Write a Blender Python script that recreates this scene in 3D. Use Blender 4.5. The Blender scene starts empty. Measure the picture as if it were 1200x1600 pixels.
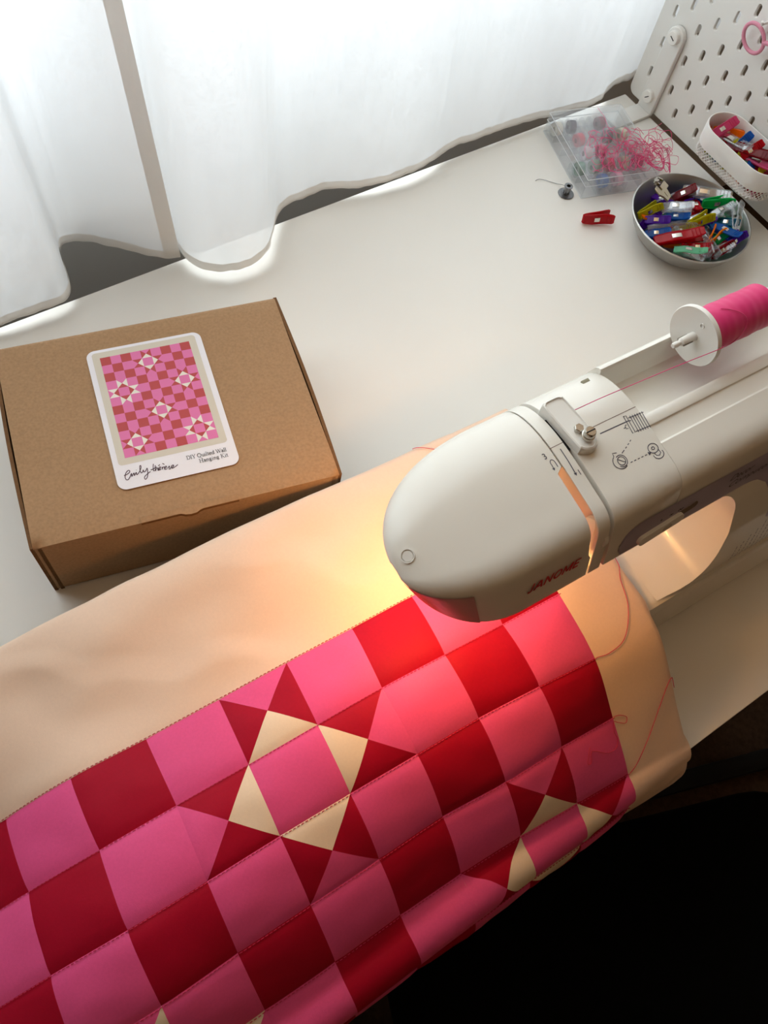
import bpy, bmesh, math, random
from mathutils import Vector, Matrix, noise

sc = bpy.context.scene
col = sc.collection
random.seed(7)

# ------------------------------------------------------------------ camera
CAM_R = ((0.8291108673306993, -0.5462023924318532, 0.11932357761924062),
         (0.4401913398735326, 0.7693347979626568, 0.462985478113625),
         (-0.3446835562867473, -0.3313410858095891, 0.8782974045732136))
CAM_C = Vector((-0.91314, -0.63799, 0.72079))
F_PX = 1355.32
cd = bpy.data.cameras.new('camera')
cam = bpy.data.objects.new('camera', cd)
col.objects.link(cam)
cd.sensor_fit = 'VERTICAL'
cd.sensor_height = 36.0
cd.lens = F_PX / 1600.0 * 36.0
cd.clip_start = 0.01
cam.matrix_world = Matrix.Translation(CAM_C) @ Matrix(CAM_R).transposed().to_4x4()
sc.camera = cam

# ------------------------------------------------------------------ daylight, exposure
w = bpy.data.worlds.new('sky')
sc.world = w
w.use_nodes = True
bg = w.node_tree.nodes['Background']
bg.inputs['Color'].default_value = (0.66, 0.83, 1.0, 1)
bg.inputs['Strength'].default_value = 2.5
wl = bpy.data.lights.new('window_daylight', 'AREA')
wl.shape = 'RECTANGLE'
wl.size = 2.1
wl.size_y = 1.25
wl.energy = 44.0
wl.color = (1.0, 0.965, 0.91)
wlo = bpy.data.objects.new('window_daylight', wl)
col.objects.link(wlo)
wlo.location = (-0.40, 0.44, 1.00)
wlo.rotation_euler = (math.radians(-90), 0, 0)
sc.view_settings.view_transform = 'Standard'
sc.view_settings.look = 'None'
sc.view_settings.gamma = 1.0
sc.view_settings.use_curve_mapping = False
sc.view_settings.exposure = 0.0
sc.cycles.transparent_max_bounces = 32

# ------------------------------------------------------------------ helpers
def V(*a):
    return Vector(a)

def lin(c):
    out = []
    for v in c[:3]:
        v = v / 255.0
        out.append(v / 12.92 if v <= 0.04045 else ((v + 0.055) / 1.055) ** 2.4)
    return (*out, 1.0)

def ray(x, y):
    d = V((x - 600) / F_PX, -(y - 800) / F_PX, -1.0)
    return V(sum(CAM_R[i][0] * d[i] for i in range(3)), sum(CAM_R[i][1] * d[i] for i in range(3)),
             sum(CAM_R[i][2] * d[i] for i in range(3)))

def at(x, y, z=0.0):
    """point of the photograph's ray (x, y) at height z"""
    d = ray(x, y)
    return CAM_C + d * ((z - CAM_C.z) / d.z)

def atx(x, y, X):
    d = ray(x, y)
    return CAM_C + d * ((X - CAM_C.x) / d.x)

MATS = {}
def mat(name, rgb, rough=0.5, metal=0.0, spec=0.5, var=0.0, vscale=60.0, bump=0.0, bscale=200.0, trans=0.0, ior=1.45,
        alpha=1.0, sheen=0.0, sub=0.0, coat=0.0):
    if name in MATS:
        return MATS[name]
    m = bpy.data.materials.new(name)
    m.use_nodes = True
    nt = m.node_tree
    b = nt.nodes['Principled BSDF']
    c = lin(rgb)
    b.inputs['Base Color'].default_value = c
    b.inputs['Roughness'].default_value = rough
    b.inputs['Metallic'].default_value = metal
    b.inputs['Specular IOR Level'].default_value = spec
    b.inputs['IOR'].default_value = ior
    b.inputs['Transmission Weight'].default_value = trans
    b.inputs['Alpha'].default_value = alpha
    b.inputs['Sheen Weight'].default_value = sheen
    b.inputs['Coat Weight'].default_value = coat
    if sub:
        b.inputs['Subsurface Weight'].default_value = sub
        b.inputs['Subsurface Radius'].default_value = (0.004, 0.003, 0.003)
        b.inputs['Subsurface Scale'].default_value = 1.0
    if var or bump:
        tc = nt.nodes.new('ShaderNodeTexCoord')
    if var:
        n = nt.nodes.new('ShaderNodeTexNoise')
        n.inputs['Scale'].default_value = vscale
        n.inputs['Detail'].default_value = 6.0
        nt.links.new(tc.outputs['Object'], n.inputs['Vector'])
        r = nt.nodes.new('ShaderNodeValToRGB')
        r.color_ramp.elements[0].position = 0.3
        r.color_ramp.elements[1].position = 0.7
        r.color_ramp.elements[0].color = (*[max(0, v * (1 - var)) for v in c[:3]], 1)
        r.color_ramp.elements[1].color = (*[min(1, v * (1 + var)) for v in c[:3]], 1)
        nt.links.new(n.outputs['Fac'], r.inputs['Fac'])
        nt.links.new(r.outputs['Color'], b.inputs['Base Color'])
    if bump:
        n2 = nt.nodes.new('ShaderNodeTexNoise')
        n2.inputs['Scale'].default_value = bscale
        n2.inputs['Detail'].default_value = 4.0
        nt.links.new(tc.outputs['Object'], n2.inputs['Vector'])
        bp = nt.nodes.new('ShaderNodeBump')
        bp.inputs['Strength'].default_value = bump
        bp.inputs['Distance'].default_value = 0.002
        nt.links.new(n2.outputs['Fac'], bp.inputs['Height'])
        nt.links.new(bp.outputs['Normal'], b.inputs['Normal'])
    MATS[name] = m
    return m

def clear_mat(name, rgb, clear=0.9, rough=0.06, body=0.0):
    """thin clear plastic: lets light straight through, with a glossy skin and a little milky body"""
    if name in MATS:
        return MATS[name]
    m = bpy.data.materials.new(name)
    m.use_nodes = True
    nt = m.node_tree
    nt.nodes.clear()
    o = nt.nodes.new('ShaderNodeOutputMaterial')
    tr = nt.nodes.new('ShaderNodeBsdfTransparent')
    gl = nt.nodes.new('ShaderNodeBsdfGlossy')
    df = nt.nodes.new('ShaderNodeBsdfTranslucent')
    lw = nt.nodes.new('ShaderNodeLayerWeight')
    lw.inputs['Blend'].default_value = 0.25
    mp = nt.nodes.new('ShaderNodeMapRange')
    mp.inputs['To Min'].default_value = 1.0 - clear
    mp.inputs['To Max'].default_value = min(1.0, (1.0 - clear) * 4.5)
    mx = nt.nodes.new('ShaderNodeMixShader')
    m2 = nt.nodes.new('ShaderNodeMixShader')
    m2.inputs['Fac'].default_value = body
    tr.inputs['Color'].default_value = lin(rgb)
    df.inputs['Color'].default_value = lin(rgb)
    gl.inputs['Color'].default_value = (1, 1, 1, 1)
    gl.inputs['Roughness'].default_value = rough
    nt.links.new(lw.outputs['Facing'], mp.inputs['Value'])
    nt.links.new(tr.outputs[0], m2.inputs[1])
    nt.links.new(df.outputs[0], m2.inputs[2])
    nt.links.new(mp.outputs['Result'], mx.inputs['Fac'])
    nt.links.new(m2.outputs[0], mx.inputs[1])
    nt.links.new(gl.outputs[0], mx.inputs[2])
    nt.links.new(mx.outputs[0], o.inputs['Surface'])
    MATS[name] = m
    return m

def cloth_mat(name, rgb, transl=0.5, holes=0.06, weave=900.0):
    """sheer woven cloth: diffuse front, translucent to the light behind, a little open weave"""
    m = bpy.data.materials.new(name)
    m.use_nodes = True
    nt = m.node_tree
    nt.nodes.clear()
    o = nt.nodes.new('ShaderNodeOutputMaterial')
    df = nt.nodes.new('ShaderNodeBsdfDiffuse')
    tl = nt.nodes.new('ShaderNodeBsdfTranslucent')
    tr = nt.nodes.new('ShaderNodeBsdfTransparent')
    tc = nt.nodes.new('ShaderNodeTexCoord')
    mpg = nt.nodes.new('ShaderNodeMapping')
    mpg.inputs['Scale'].default_value = (0.25, 0.25, 1.0)
    n = nt.nodes.new('ShaderNodeTexNoise')
    n.inputs['Scale'].default_value = weave
    n.inputs['Detail'].default_value = 2.0
    nt.links.new(tc.outputs['Object'], mpg.inputs['Vector'])
    nt.links.new(mpg.outputs['Vector'], n.inputs['Vector'])
    mr = nt.nodes.new('ShaderNodeMapRange')
    mr.inputs['From Min'].default_value = 0.3
    mr.inputs['From Max'].default_value = 0.7
    mr.inputs['To Min'].default_value = max(0, transl - 0.07)
    mr.inputs['To Max'].default_value = transl + 0.07
    nt.links.new(n.outputs['Fac'], mr.inputs['Value'])
    m1 = nt.nodes.new('ShaderNodeMixShader')
    m2 = nt.nodes.new('ShaderNodeMixShader')
    m2.inputs['Fac'].default_value = holes
    df.inputs['Color'].default_value = lin(rgb)
    tl.inputs['Color'].default_value = lin(rgb)
    nt.links.new(mr.outputs['Result'], m1.inputs['Fac'])
    nt.links.new(df.outputs[0], m1.inputs[1])
    nt.links.new(tl.outputs[0], m1.inputs[2])
    nt.links.new(m1.outputs[0], m2.inputs[1])
    nt.links.new(tr.outputs[0], m2.inputs[2])
    nt.links.new(m2.outputs[0], o.inputs['Surface'])
    return m

def glow_mat(name, rgb, strength):
    m = bpy.data.materials.new(name)
    m.use_nodes = True
    b = m.node_tree.nodes['Principled BSDF']
    b.inputs['Base Color'].default_value = lin(rgb)
    b.inputs['Emission Color'].default_value = lin(rgb)
    b.inputs['Emission Strength'].default_value = strength
    return m

def link(o, parent=None):
    col.objects.link(o)
    if parent is not None:
        o.parent = parent
    return o

def tag(o, label=None, cat=None, group=None, kind=None):
    if label:
        o['label'] = label
    if cat:
        o['category'] = cat
    if group:
        o['group'] = group
    if kind:
        o['kind'] = kind
    return o

def empty(name, label, cat, loc=(0, 0, 0), rz=0.0, group=None):
    o = bpy.data.objects.new(name, None)
    o.empty_display_size = 0.02
    link(o)
    o.location = loc
    o.rotation_euler = (0, 0, rz)
    return tag(o, label, cat, group)

def obj(name, verts, faces, m, parent=None, smooth=True, auto=None, mats=None, midx=None):
    me = bpy.data.meshes.new(name)
    me.from_pydata([tuple(v) for v in verts], [], faces)
    for mm in (mats or [m]):
        me.materials.append(mm)
    if midx:
        for p, k in zip(me.polygons, midx):
            p.material_index = k
    finish(me, smooth, auto)
    return link(bpy.data.objects.new(name, me), parent)

def finish(me, smooth=True, auto=None):
    if smooth:
        for p in me.polygons:
            p.use_smooth = True
        if auto is not None:
            me.set_sharp_from_angle(angle=math.radians(auto))
    me.update()

def bm_obj(name, bm, m, parent=None, smooth=True, auto=40):
    bmesh.ops.recalc_face_normals(bm, faces=bm.faces)
    me = bpy.data.meshes.new(name)
    bm.to_mesh(me)
    bm.free()
    me.materials.append(m)
    finish(me, smooth, auto)
    return link(bpy.data.objects.new(name, me), parent)

def add_box(bm, lo, hi, bev=0.0, seg=2, mtx=None):
    r = bmesh.ops.create_cube(bm, size=1.0)
    vs = r['verts']
    for v in vs:
        v.co = V(*[lo[k] + (v.co[k] + 0.5) * (hi[k] - lo[k]) for k in range(3)])
    if bev:
        es = list({e for v in vs for e in v.link_edges})
        rr = bmesh.ops.bevel(bm, geom=es, offset=bev, segments=seg, profile=0.5, affect='EDGES')
        vs = list({v for f in rr['faces'] for v in f.verts} | {v for v in vs if v.is_valid})
    if mtx is not None:
        for v in vs:
            v.co = mtx @ v.co

def rbox(name, lo, hi, bev, m, parent=None, seg=2, mtx=None):
    bm = bmesh.new()
    add_box(bm, lo, hi, bev, seg, mtx)
    return bm_obj(name, bm, m, parent)

def add_tube(bm, pts, r, sides=6, closed=False, cap=True):
    pts = [Vector(p) for p in pts]
    n = len(pts)
    rings = []
    up = V(0, 0, 1)
    prev = None
    for k, p in enumerate(pts):
        a = pts[(k - 1) % n] if (closed or k > 0) else p
        b = pts[(k + 1) % n] if (closed or k < n - 1) else p
        t = (b - a)
        if t.length < 1e-9:
            t = V(1, 0, 0)
        t.normalize()
        x = prev - t * prev.dot(t) if prev is not None else (up.cross(t) if abs(t.dot(up)) < 0.95 else V(1, 0, 0).cross(t))
        if x.length < 1e-6:
            x = V(1, 0, 0).cross(t)
        x.normalize()
        prev = x.copy()
        y = t.cross(x)
        rr = r[k] if isinstance(r, (list, tuple)) else r
        rings.append([bm.verts.new(p + (x * math.cos(q) + y * math.sin(q)) * rr)
                      for q in [2 * math.pi * j / sides for j in range(sides)]])
    m = n if closed else n - 1
    for k in range(m):
        A, B = rings[k], rings[(k + 1) % n]
        for j in range(sides):
            bm.faces.new((A[j], A[(j + 1) % sides], B[(j + 1) % sides], B[j]))
    if cap and not closed:
        bm.faces.new(rings[0][::-1])
        bm.faces.new(rings[-1])

def tube(name, pts, r, m, parent=None, sides=6, closed=False):
    bm = bmesh.new()
    add_tube(bm, pts, r, sides, closed)
    return bm_obj(name, bm, m, parent, auto=60)

def add_lathe(bm, prof, seg=32, mtx=None):
    """prof: (radius, height) pairs, turned about local z"""
    rings = []
    for (r, h) in prof:
        if r < 1e-6:
            rings.append([bm.verts.new((0, 0, h))])
        else:
            rings.append([bm.verts.new((r * math.cos(2 * math.pi * j / seg), r * math.sin(2 * math.pi * j / seg), h))
                          for j in range(seg)])
    for A, B in zip(rings, rings[1:]):
        for j in range(seg):
            k = (j + 1) % seg
            if len(A) == 1 and len(B) == 1:
                continue
            if len(A) == 1:
                bm.faces.new((A[0], B[k], B[j]))
            elif len(B) == 1:
                bm.faces.new((A[j], A[k], B[0]))
            else:
                bm.faces.new((A[j], A[k], B[k], B[j]))
    if mtx is not None:
        for rg in rings:
            for v in rg:
                v.co = mtx @ v.co

def lathe(name, prof, m, parent=None, seg=32, mtx=None, auto=40):
    bm = bmesh.new()
    add_lathe(bm, prof, seg, mtx)
    return bm_obj(name, bm, m, parent, auto=auto)

def spline(pts, n=8, closed=False):
    """Catmull-Rom through the points"""
    P = [Vector(p) for p in pts]
    out = []
    m = len(P)
    for k in range(m if closed else m - 1):
        p0 = P[(k - 1) % m] if (closed or k > 0) else P[0] * 2 - P[1]
        p1 = P[k]
        p2 = P[(k + 1) % m]
        p3 = P[(k + 2) % m] if (closed or k + 2 < m) else P[-1] * 2 - P[-2]
        for j in range(n):
            t = j / n
            out.append(0.5 * ((2 * p1) + (p2 - p0) * t + (2 * p0 - 5 * p1 + 4 * p2 - p3) * t * t
                              + (3 * p1 - p0 - 3 * p2 + p3) * t ** 3))
    if not closed:
        out.append(P[-1].copy())
    return out

def interp(tab, x):
    if x <= tab[0][0]:
        return tab[0][1]
    for (a, fa), (b, fb) in zip(tab, tab[1:]):
        if x <= b:
            return fa + (fb - fa) * (x - a) / (b - a)
    return tab[-1][1]

def curve_mesh(loops, extrude=0.0, bevel=0.0):
    """flat shape with holes: every loop is a list of (x, y)"""
    cu = bpy.data.curves.new('shape', 'CURVE')
    cu.dimensions = '2D'
    cu.fill_mode = 'BOTH'
    cu.extrude = extrude
    cu.bevel_depth = bevel
    cu.bevel_resolution = 1
    for lp in loops:
        s = cu.splines.new('POLY')
        s.points.add(len(lp) - 1)
        for p, q in zip(s.points, lp):
            p.co = (q[0], q[1], 0, 1)
        s.use_cyclic_u = True
    o = bpy.data.objects.new('shape', cu)
    col.objects.link(o)
    dg = bpy.context.evaluated_depsgraph_get()
    me = bpy.data.meshes.new_from_object(o.evaluated_get(dg))
    bpy.data.objects.remove(o)
    bpy.data.curves.remove(cu)
    return me

def text_mesh(body, size=1.0, shear=0.0, offset=0.0, spacing=1.0, align='LEFT'):
    cu = bpy.data.curves.new('text', 'FONT')
    cu.body = body
    cu.size = size
    cu.shear = shear
    cu.offset = offset
    cu.space_character = spacing
    cu.align_x = align
    cu.resolution_u = 3
    o = bpy.data.objects.new('text', cu)
    col.objects.link(o)
    dg = bpy.context.evaluated_depsgraph_get()
    me = bpy.data.meshes.new_from_object(o.evaluated_get(dg))
    bpy.data.objects.remove(o)
    bpy.data.curves.remove(cu)
    return me

def me_obj(name, me, m, parent=None, f=None, smooth=False, auto=None):
    """mesh with vertices remapped by f, one material"""
    if f:
        for v in me.vertices:
            v.co = f(v.co)
    me.materials.clear()
    me.materials.append(m)
    me.name = name
    finish(me, smooth, auto)
    return link(bpy.data.objects.new(name, me), parent)

def add_ribbon(bm, pts, width, f=None):
    """flat stroke along 2D points; f maps (x, y) to a 3D point"""
    P = [V(p[0], p[1]) for p in pts]
    L, R = [], []
    for k, p in enumerate(P):
        a = P[max(k - 1, 0)]
        b = P[min(k + 1, len(P) - 1)]
        t = (b - a)
        if t.length < 1e-9:
            t = V(1, 0)
        t.normalize()
        nrm = V(-t.y, t.x) * (width / 2)
        L.append(bm.verts.new(f(*(p + nrm))))
        R.append(bm.verts.new(f(*(p - nrm))))
    for k in range(len(P) - 1):
        bm.faces.new((L[k], R[k], R[k + 1], L[k + 1]))

def rrect(x0, y0, x1, y1, r, n=6):
    out = []
    for cx, cy, a0 in ((x1 - r, y1 - r, 0), (x0 + r, y1 - r, 90), (x0 + r, y0 + r, 180), (x1 - r, y0 + r, 270)):
        for k in range(n + 1):
            a = math.radians(a0 + 90 * k / n)
            out.append((cx + r * math.cos(a), cy + r * math.sin(a)))
    return out

def circle2(cx, cy, r, n=24, a0=0, a1=360):
    return [(cx + r * math.cos(math.radians(a0 + (a1 - a0) * k / n)), cy + r * math.sin(math.radians(a0 + (a1 - a0) * k / n)))
            for k in range(n + 1)]

# ------------------------------------------------------------------ materials
M_desk = mat('desk_laminate', (238, 235, 228), 0.33, spec=0.45, var=0.012, vscale=9)
M_desk_edge = mat('desk_edge_band', (240, 238, 232), 0.4)
M_plastic = mat('cream_white_plastic', (236, 233, 224), 0.24, spec=0.5, var=0.01, vscale=15, coat=0.15)
M_plastic_m = mat('white_matte_plastic', (238, 236, 230), 0.42)
M_panel = mat('lilac_panel', (168, 158, 178), 0.42)
M_ink = mat('grey_ink', (78, 76, 88), 0.6)
M_black = mat('dark_gap', (18, 16, 15), 0.8)
M_redink = mat('red_ink', (196, 8, 40), 0.45)
M_steel = mat('nickel_steel', (200, 196, 188), 0.18, metal=1.0)
M_brush = mat('brushed_steel', (172, 170, 166), 0.34, metal=1.0, bump=0.03, bscale=300)
M_board = mat('white_pegboard', (232, 231, 226), 0.36, var=0.01, vscale=20)
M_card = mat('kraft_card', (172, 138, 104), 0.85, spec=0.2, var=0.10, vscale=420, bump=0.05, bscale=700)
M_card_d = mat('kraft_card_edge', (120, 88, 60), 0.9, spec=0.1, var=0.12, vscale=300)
M_paper = mat('white_label_paper', (238, 236, 242), 0.5)
M_beige = mat('print_beige', (214, 206, 190), 0.55)
M_ppink = mat('print_pink', (226, 116, 172), 0.5)
M_pred = mat('print_red', (186, 62, 62), 0.5)
M_pwhite = mat('print_cream', (236, 230, 218), 0.5)
M_pink = mat('pink_satin_cotton', (226, 82, 140), 0.55, spec=0.22, sheen=0.05, var=0.03, vscale=500, bump=0.05, bscale=1200)
M_red = mat('crimson_satin_cotton', (164, 8, 40), 0.58, spec=0.14, sheen=0.0, var=0.04, vscale=500, bump=0.05, bscale=1200)
M_cream = mat('cream_satin_cotton', (234, 204, 180), 0.50, spec=0.40, sheen=0.12, var=0.02, vscale=500, bump=0.05, bscale=1200)
M_cream2 = mat('cream_patch_cotton', (232, 212, 186), 0.5, spec=0.35, var=0.02, vscale=500, bump=0.05, bscale=1200)
M_thread = mat('hot_pink_thread', (222, 24, 112), 0.55, sheen=0.3)
M_threadr = mat('rose_thread', (196, 44, 84), 0.6)
M_carpet = mat('brown_carpet', (66, 50, 38), 0.95, spec=0.1, var=0.25, vscale=120, bump=0.6, bscale=150)
M_wall = mat('warm_white_paint', (186, 154, 120), 0.9, spec=0.2, var=0.02, vscale=6)
M_wallb = mat('grey_paint', (196, 194, 188), 0.85, spec=0.2, var=0.03, vscale=6)
M_chair = mat('black_upholstery', (9, 9, 9), 0.95, spec=0.05, var=0.1, vscale=200)
M_blackm = mat('black_metal', (12, 12, 12), 0.6, spec=0.2)
M_curtain = cloth_mat('white_voile', (246, 246, 246), 0.56, 0.10)
M_hem = cloth_mat('double_voile_hem', (236, 232, 226), 0.34, 0.02)
M_clear = clear_mat('clear_acrylic', (250, 251, 252), 0.968, 0.05, 0.09)
M_glass = clear_mat('window_glass', (250, 252, 252), 0.96, 0.02)
M_frame = mat('white_window_frame', (225, 226, 226), 0.4)

# ------------------------------------------------------------------ room
FLOOR = -0.73
def struct(name, verts, faces, m):
    return tag(obj(name, verts, faces, m, smooth=False), kind='structure')

def sbox(name, lo, hi, m, parent=None):
    o = rbox(name, lo, hi, 0.0, m, parent)
    if parent is None:
        tag(o, kind='structure')
    return o

X0, X1, Y0, Y1, Z1 = -2.3, 1.5, -2.6, 0.26, 1.75
sbox('floor', (X0, Y0, FLOOR - 0.05), (X1, Y1 + 0.15, FLOOR), M_carpet)
sbox('ceiling', (X0, Y0, Z1), (X1, Y1 + 0.15, Z1 + 0.05), M_wall)
sbox('wall_left', (X0 - 0.1, Y0, FLOOR), (X0, Y1 + 0.15, Z1), M_wall)
sbox('wall_right', (X1, Y0, FLOOR), (X1 + 0.1, Y1 + 0.15, Z1), M_wall)
sbox('wall_front', (X0, Y0 - 0.1, FLOOR), (X1, Y0, Z1), M_wall)
# back wall with a window opening
WX0, WX1, WZ0, WZ1 = -1.45, 0.62, 0.15, 1.62
bm = bmesh.new()
add_box(bm, (X0, Y1, FLOOR), (X1, Y1 + 0.15, WZ0))
add_box(bm, (X0, Y1, WZ1), (X1, Y1 + 0.15, Z1))
add_box(bm, (X0, Y1, WZ0), (WX0, Y1 + 0.15, WZ1))
add_box(bm, (WX1, Y1, WZ0), (X1, Y1 + 0.15, WZ1))
tag(bm_obj('wall_back', bm, M_wallb, smooth=False), kind='structure')
win = bpy.data.objects.new('window_1', None)
link(win)
tag(win, kind='structure')
win.location = ((WX0 + WX1) / 2, Y1 + 0.04, WZ0)
hw, hh = (WX1 - WX0) / 2, WZ1 - WZ0
sbox('window_frame', (-hw, -0.03, 0), (hw, 0.03, 0.05), M_frame, win)
sbox('window_frame', (-hw, -0.03, hh - 0.05), (hw, 0.03, hh), M_frame, win)
for xx in (-hw, hw - 0.05):
    sbox('window_frame', (xx, -0.03, 0.05), (xx + 0.05, 0.03, hh - 0.05), M_frame, win)
sbox('window_mullion', (-0.03, -0.028, 0.05), (0.03, 0.028, hh - 0.05), M_frame, win)
for xa, xb in ((-hw + 0.05, -0.03), (0.03, hw - 0.05)):
    sbox('pane', (xa, -0.003, 0.05), (xb, 0.003, hh - 0.05), M_glass, win)
tag(rbox('trim_1', (WX0 - 0.03, Y1 - 0.035, WZ0 - 0.02), (WX1 + 0.03, Y1 + 0.01, WZ0), 0.004, M_frame), kind='structure')

# ------------------------------------------------------------------ desk
DY = -0.6918
desk = empty('desk', 'white laminate desk with quilt, sewing machine and cardboard box on top', 'desk', (-0.8, DY / 2, FLOOR))
dz = -FLOOR
rbox('desk_top', (-0.8, DY / 2, dz - 0.026), (0.8, -DY / 2, dz), 0.0012, M_desk, desk)
for lx in (-0.74, 0.74):
    for ly in (-0.29, 0.29):
        rbox('leg', (lx - 0.025, ly - 0.025, 0), (lx + 0.025, ly + 0.025, dz - 0.026), 0.003, M_desk_edge, desk)

# ------------------------------------------------------------------ black chair and bar below the desk
ch = empty('chair', 'black upholstered chair drawn up to the front of the desk', 'chair', (-0.60, -0.98, FLOOR), math.radians(-20))
SZ = 0.46
def cushion(hx, hy, z0, z1, r, name, parent, m, bulge=0.02):
    prof = rrect(-hx, -hy, hx, hy, r, 8)
    lv = [(0.94, z0), (1.0, z0 + 0.015), (1.0, z1 - 0.03), (0.97, z1 - 0.008), (0.86, z1 + bulge * .4), (0.5, z1 + bulge), (0.2, z1 + bulge * 1.1)]
    vs, fs = [], []
    n = len(prof)
    for k, (s_, z_) in enumerate(lv):
        vs += [(x * s_, y * s_, z_) for x, y in prof]
    for k in range(len(lv) - 1):
        for j in range(n):
            fs.append((k * n + j, k * n + (j + 1) % n, (k + 1) * n + (j + 1) % n, (k + 1) * n + j))
    fs.append(tuple(range(n))[::-1])
    fs.append(tuple((len(lv) - 1) * n + j for j in range(n)))
    return obj(name, vs, fs, m, parent)
cushion(0.29, 0.27, SZ - 0.08, SZ - 0.02, 0.11, 'seat', ch, M_chair)
bk = cushion(0.22, 0.25, 0, 0.06, 0.09, 'backrest', ch, M_chair, 0.012)
bk.location = (0, -0.30, SZ + 0.30)
bk.rotation_euler = (math.radians(98), 0, 0)
rbox('back_support', (-0.03, -0.31, SZ - 0.09), (0.03, -0.28, SZ + 0.2), 0.006, M_blackm, ch)
lathe('gas_post', [(0, 0.08), (0.03, 0.08), (0.03, 0.25), (0.022, 0.26), (0.022, SZ - 0.08), (0, SZ - 0.08)], M_blackm, ch, 16)
for k in range(5):
    a = math.radians(72 * k + 20)
    d = V(math.cos(a), math.sin(a), 0)
    tube('leg', [d * 0.02 + V(0, 0, 0.11), d * 0.18 + V(0, 0, 0.095), d * 0.31 + V(0, 0, 0.075)], [0.024, 0.02, 0.015], M_blackm, ch, 8)
    q = d * 0.31
    lathe('caster', [(0, -0.02), (0.02, -0.02), (0.027, -0.012), (0.027, 0.012), (0.02, 0.02), (0, 0.02)], M_blackm, ch, 16,
          Matrix.Translation(V(q.x, q.y, 0.027)) @ Matrix.Rotation(a, 4, 'Z') @ Matrix.Rotation(math.radians(90), 4, 'X'))
bar = rbox('black_bar', (-0.22, -0.016, 0), (0.22, 0.016, 0.026), 0.004, M_blackm)
bar.location = (-0.11, -0.805, FLOOR)
bar.rotation_euler = (0, 0, math.radians(-19))
tag(bar, 'long black bar lying on the brown carpet beside the black chair', 'bar')

# ------------------------------------------------------------------ curtains
def curtain(name, label, hem_path, drift, zsplit, top=1.42, side=None):
    c0 = empty(name, label, 'curtain', (hem_path[0][0], hem_path[0][1], 0.0), 0, 'white sheer curtains at the window')
    base = spline([V(x, y) for x, y in hem_path], 14)
    o = V(hem_path[0][0], hem_path[0][1], 0)
    zs = [0.010 + 0.006 * k for k in range(3)] + [0.03 + 0.02 * k for k in range(22)] + [0.5 + 0.1 * k for k in range(int((top - 0.5) / 0.1) + 1)]
    L = len(base)
    def pt(k, z, off=0.0):
        p = base[k]
        a = base[max(k - 1, 0)]
        b = base[min(k + 1, L - 1)]
        t = (b - a).normalized()
        nr = V(t.y, -t.x)
        u = k / (L - 1)
        amp = min(1.0, z / 0.25)
        wob = amp * (0.007 * noise.noise(V(p.x * 14, z * 2.2, 3.1)) + 0.0045 * noise.noise(V(p.x * 38 + z * 3, z * 3, 9.7)) + 0.0016 * noise.noise(V(p.x * 110, z * 5, 4.2)))
        wob += 0.0012 * noise.noise(V(p.x * 90, z * 60, 1.7))
        hemw = 0.004 * noise.noise(V(p.x * 30, 0.3, 0.7)) + 0.002 * noise.noise(V(p.x * 90, 0.1, 0.2))
        zz = z + hemw * max(0, 1 - z / 0.05)
        q = V(p.x + drift(u) * z, p.y, zz)
        q += V(nr.x, nr.y, 0) * (wob + off)
        return q - o
    def sheet(nm, z_list, k0, k1, off, m):
        vs, fs = [], []
        ks = list(range(k0, k1))
        for z in z_list:
            vs += [pt(k, z, off) for k in ks]
        n = len(ks)
        for r in range(len(z_list) - 1):
            for j in range(n - 1):
                fs.append((r * n + j, r * n + j + 1, (r + 1) * n + j + 1, (r + 1) * n + j))
        return obj(nm, vs, fs, m, c0)
    sheet('cloth', zs, 0, L, 0.0, M_curtain)
    sheet('bottom_hem', [0.009, 0.0125, 0.016, 0.0185], 0, L, 0.0009, M_hem)
    sheet('bottom_hem_edge', [0.008, 0.0095], 0, L, 0.0013, M_hem)
    if side:
        sheet('side_hem', zs, side[0] if side[0] >= 0 else L + side[0], side[1] if side[1] else L, 0.0011, M_hem)
    return c0

Lp = [(-1.30, 0.02), (-1.22, 0.05), (-1.12, 0.0), (-1.02, 0.04), (-0.93, 0.005), (-0.851, -0.003), (-0.825, -0.004), (-0.796, -0.005),
      (-0.781, -0.002), (-0.771, 0.014), (-0.764, 0.045), (-0.755, 0.068), (-0.732, 0.064), (-0.706, 0.038), (-0.673, 0.007), (-0.653, -0.002)]
Rp = [(-0.735, 0.085), (-0.690, 0.080), (-0.655, 0.070), (-0.642, 0.048), (-0.649, 0.008), (-0.645, -0.018), (-0.623, -0.041), (-0.590, -0.046), (-0.567, -0.036), (-0.547, -0.014),
      (-0.520, 0.012), (-0.47, 0.016), (-0.43, 0.004), (-0.392, -0.004), (-0.337, -0.004), (-0.292, 0.008), (-0.231, 0.009), (-0.159, 0.007),
      (-0.10, -0.003), (-0.06, -0.004), (-0.02, 0.012), (0.02, 0.016), (0.09, 0.03), (0.15, 0.06), (0.22, 0.03), (0.30, 0.06), (0.40, 0.04)]
curtain('curtain', 'white sheer curtain panel ending in a narrow folded vertical seam', Lp, lambda u: -0.08 * u, 0, side=(-12, None))
curtain('curtain', 'white sheer curtain panel hanging in broad folds over the desk edge to the pegboard', Rp, lambda u: -0.05 * (1 - u), 0)

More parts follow.
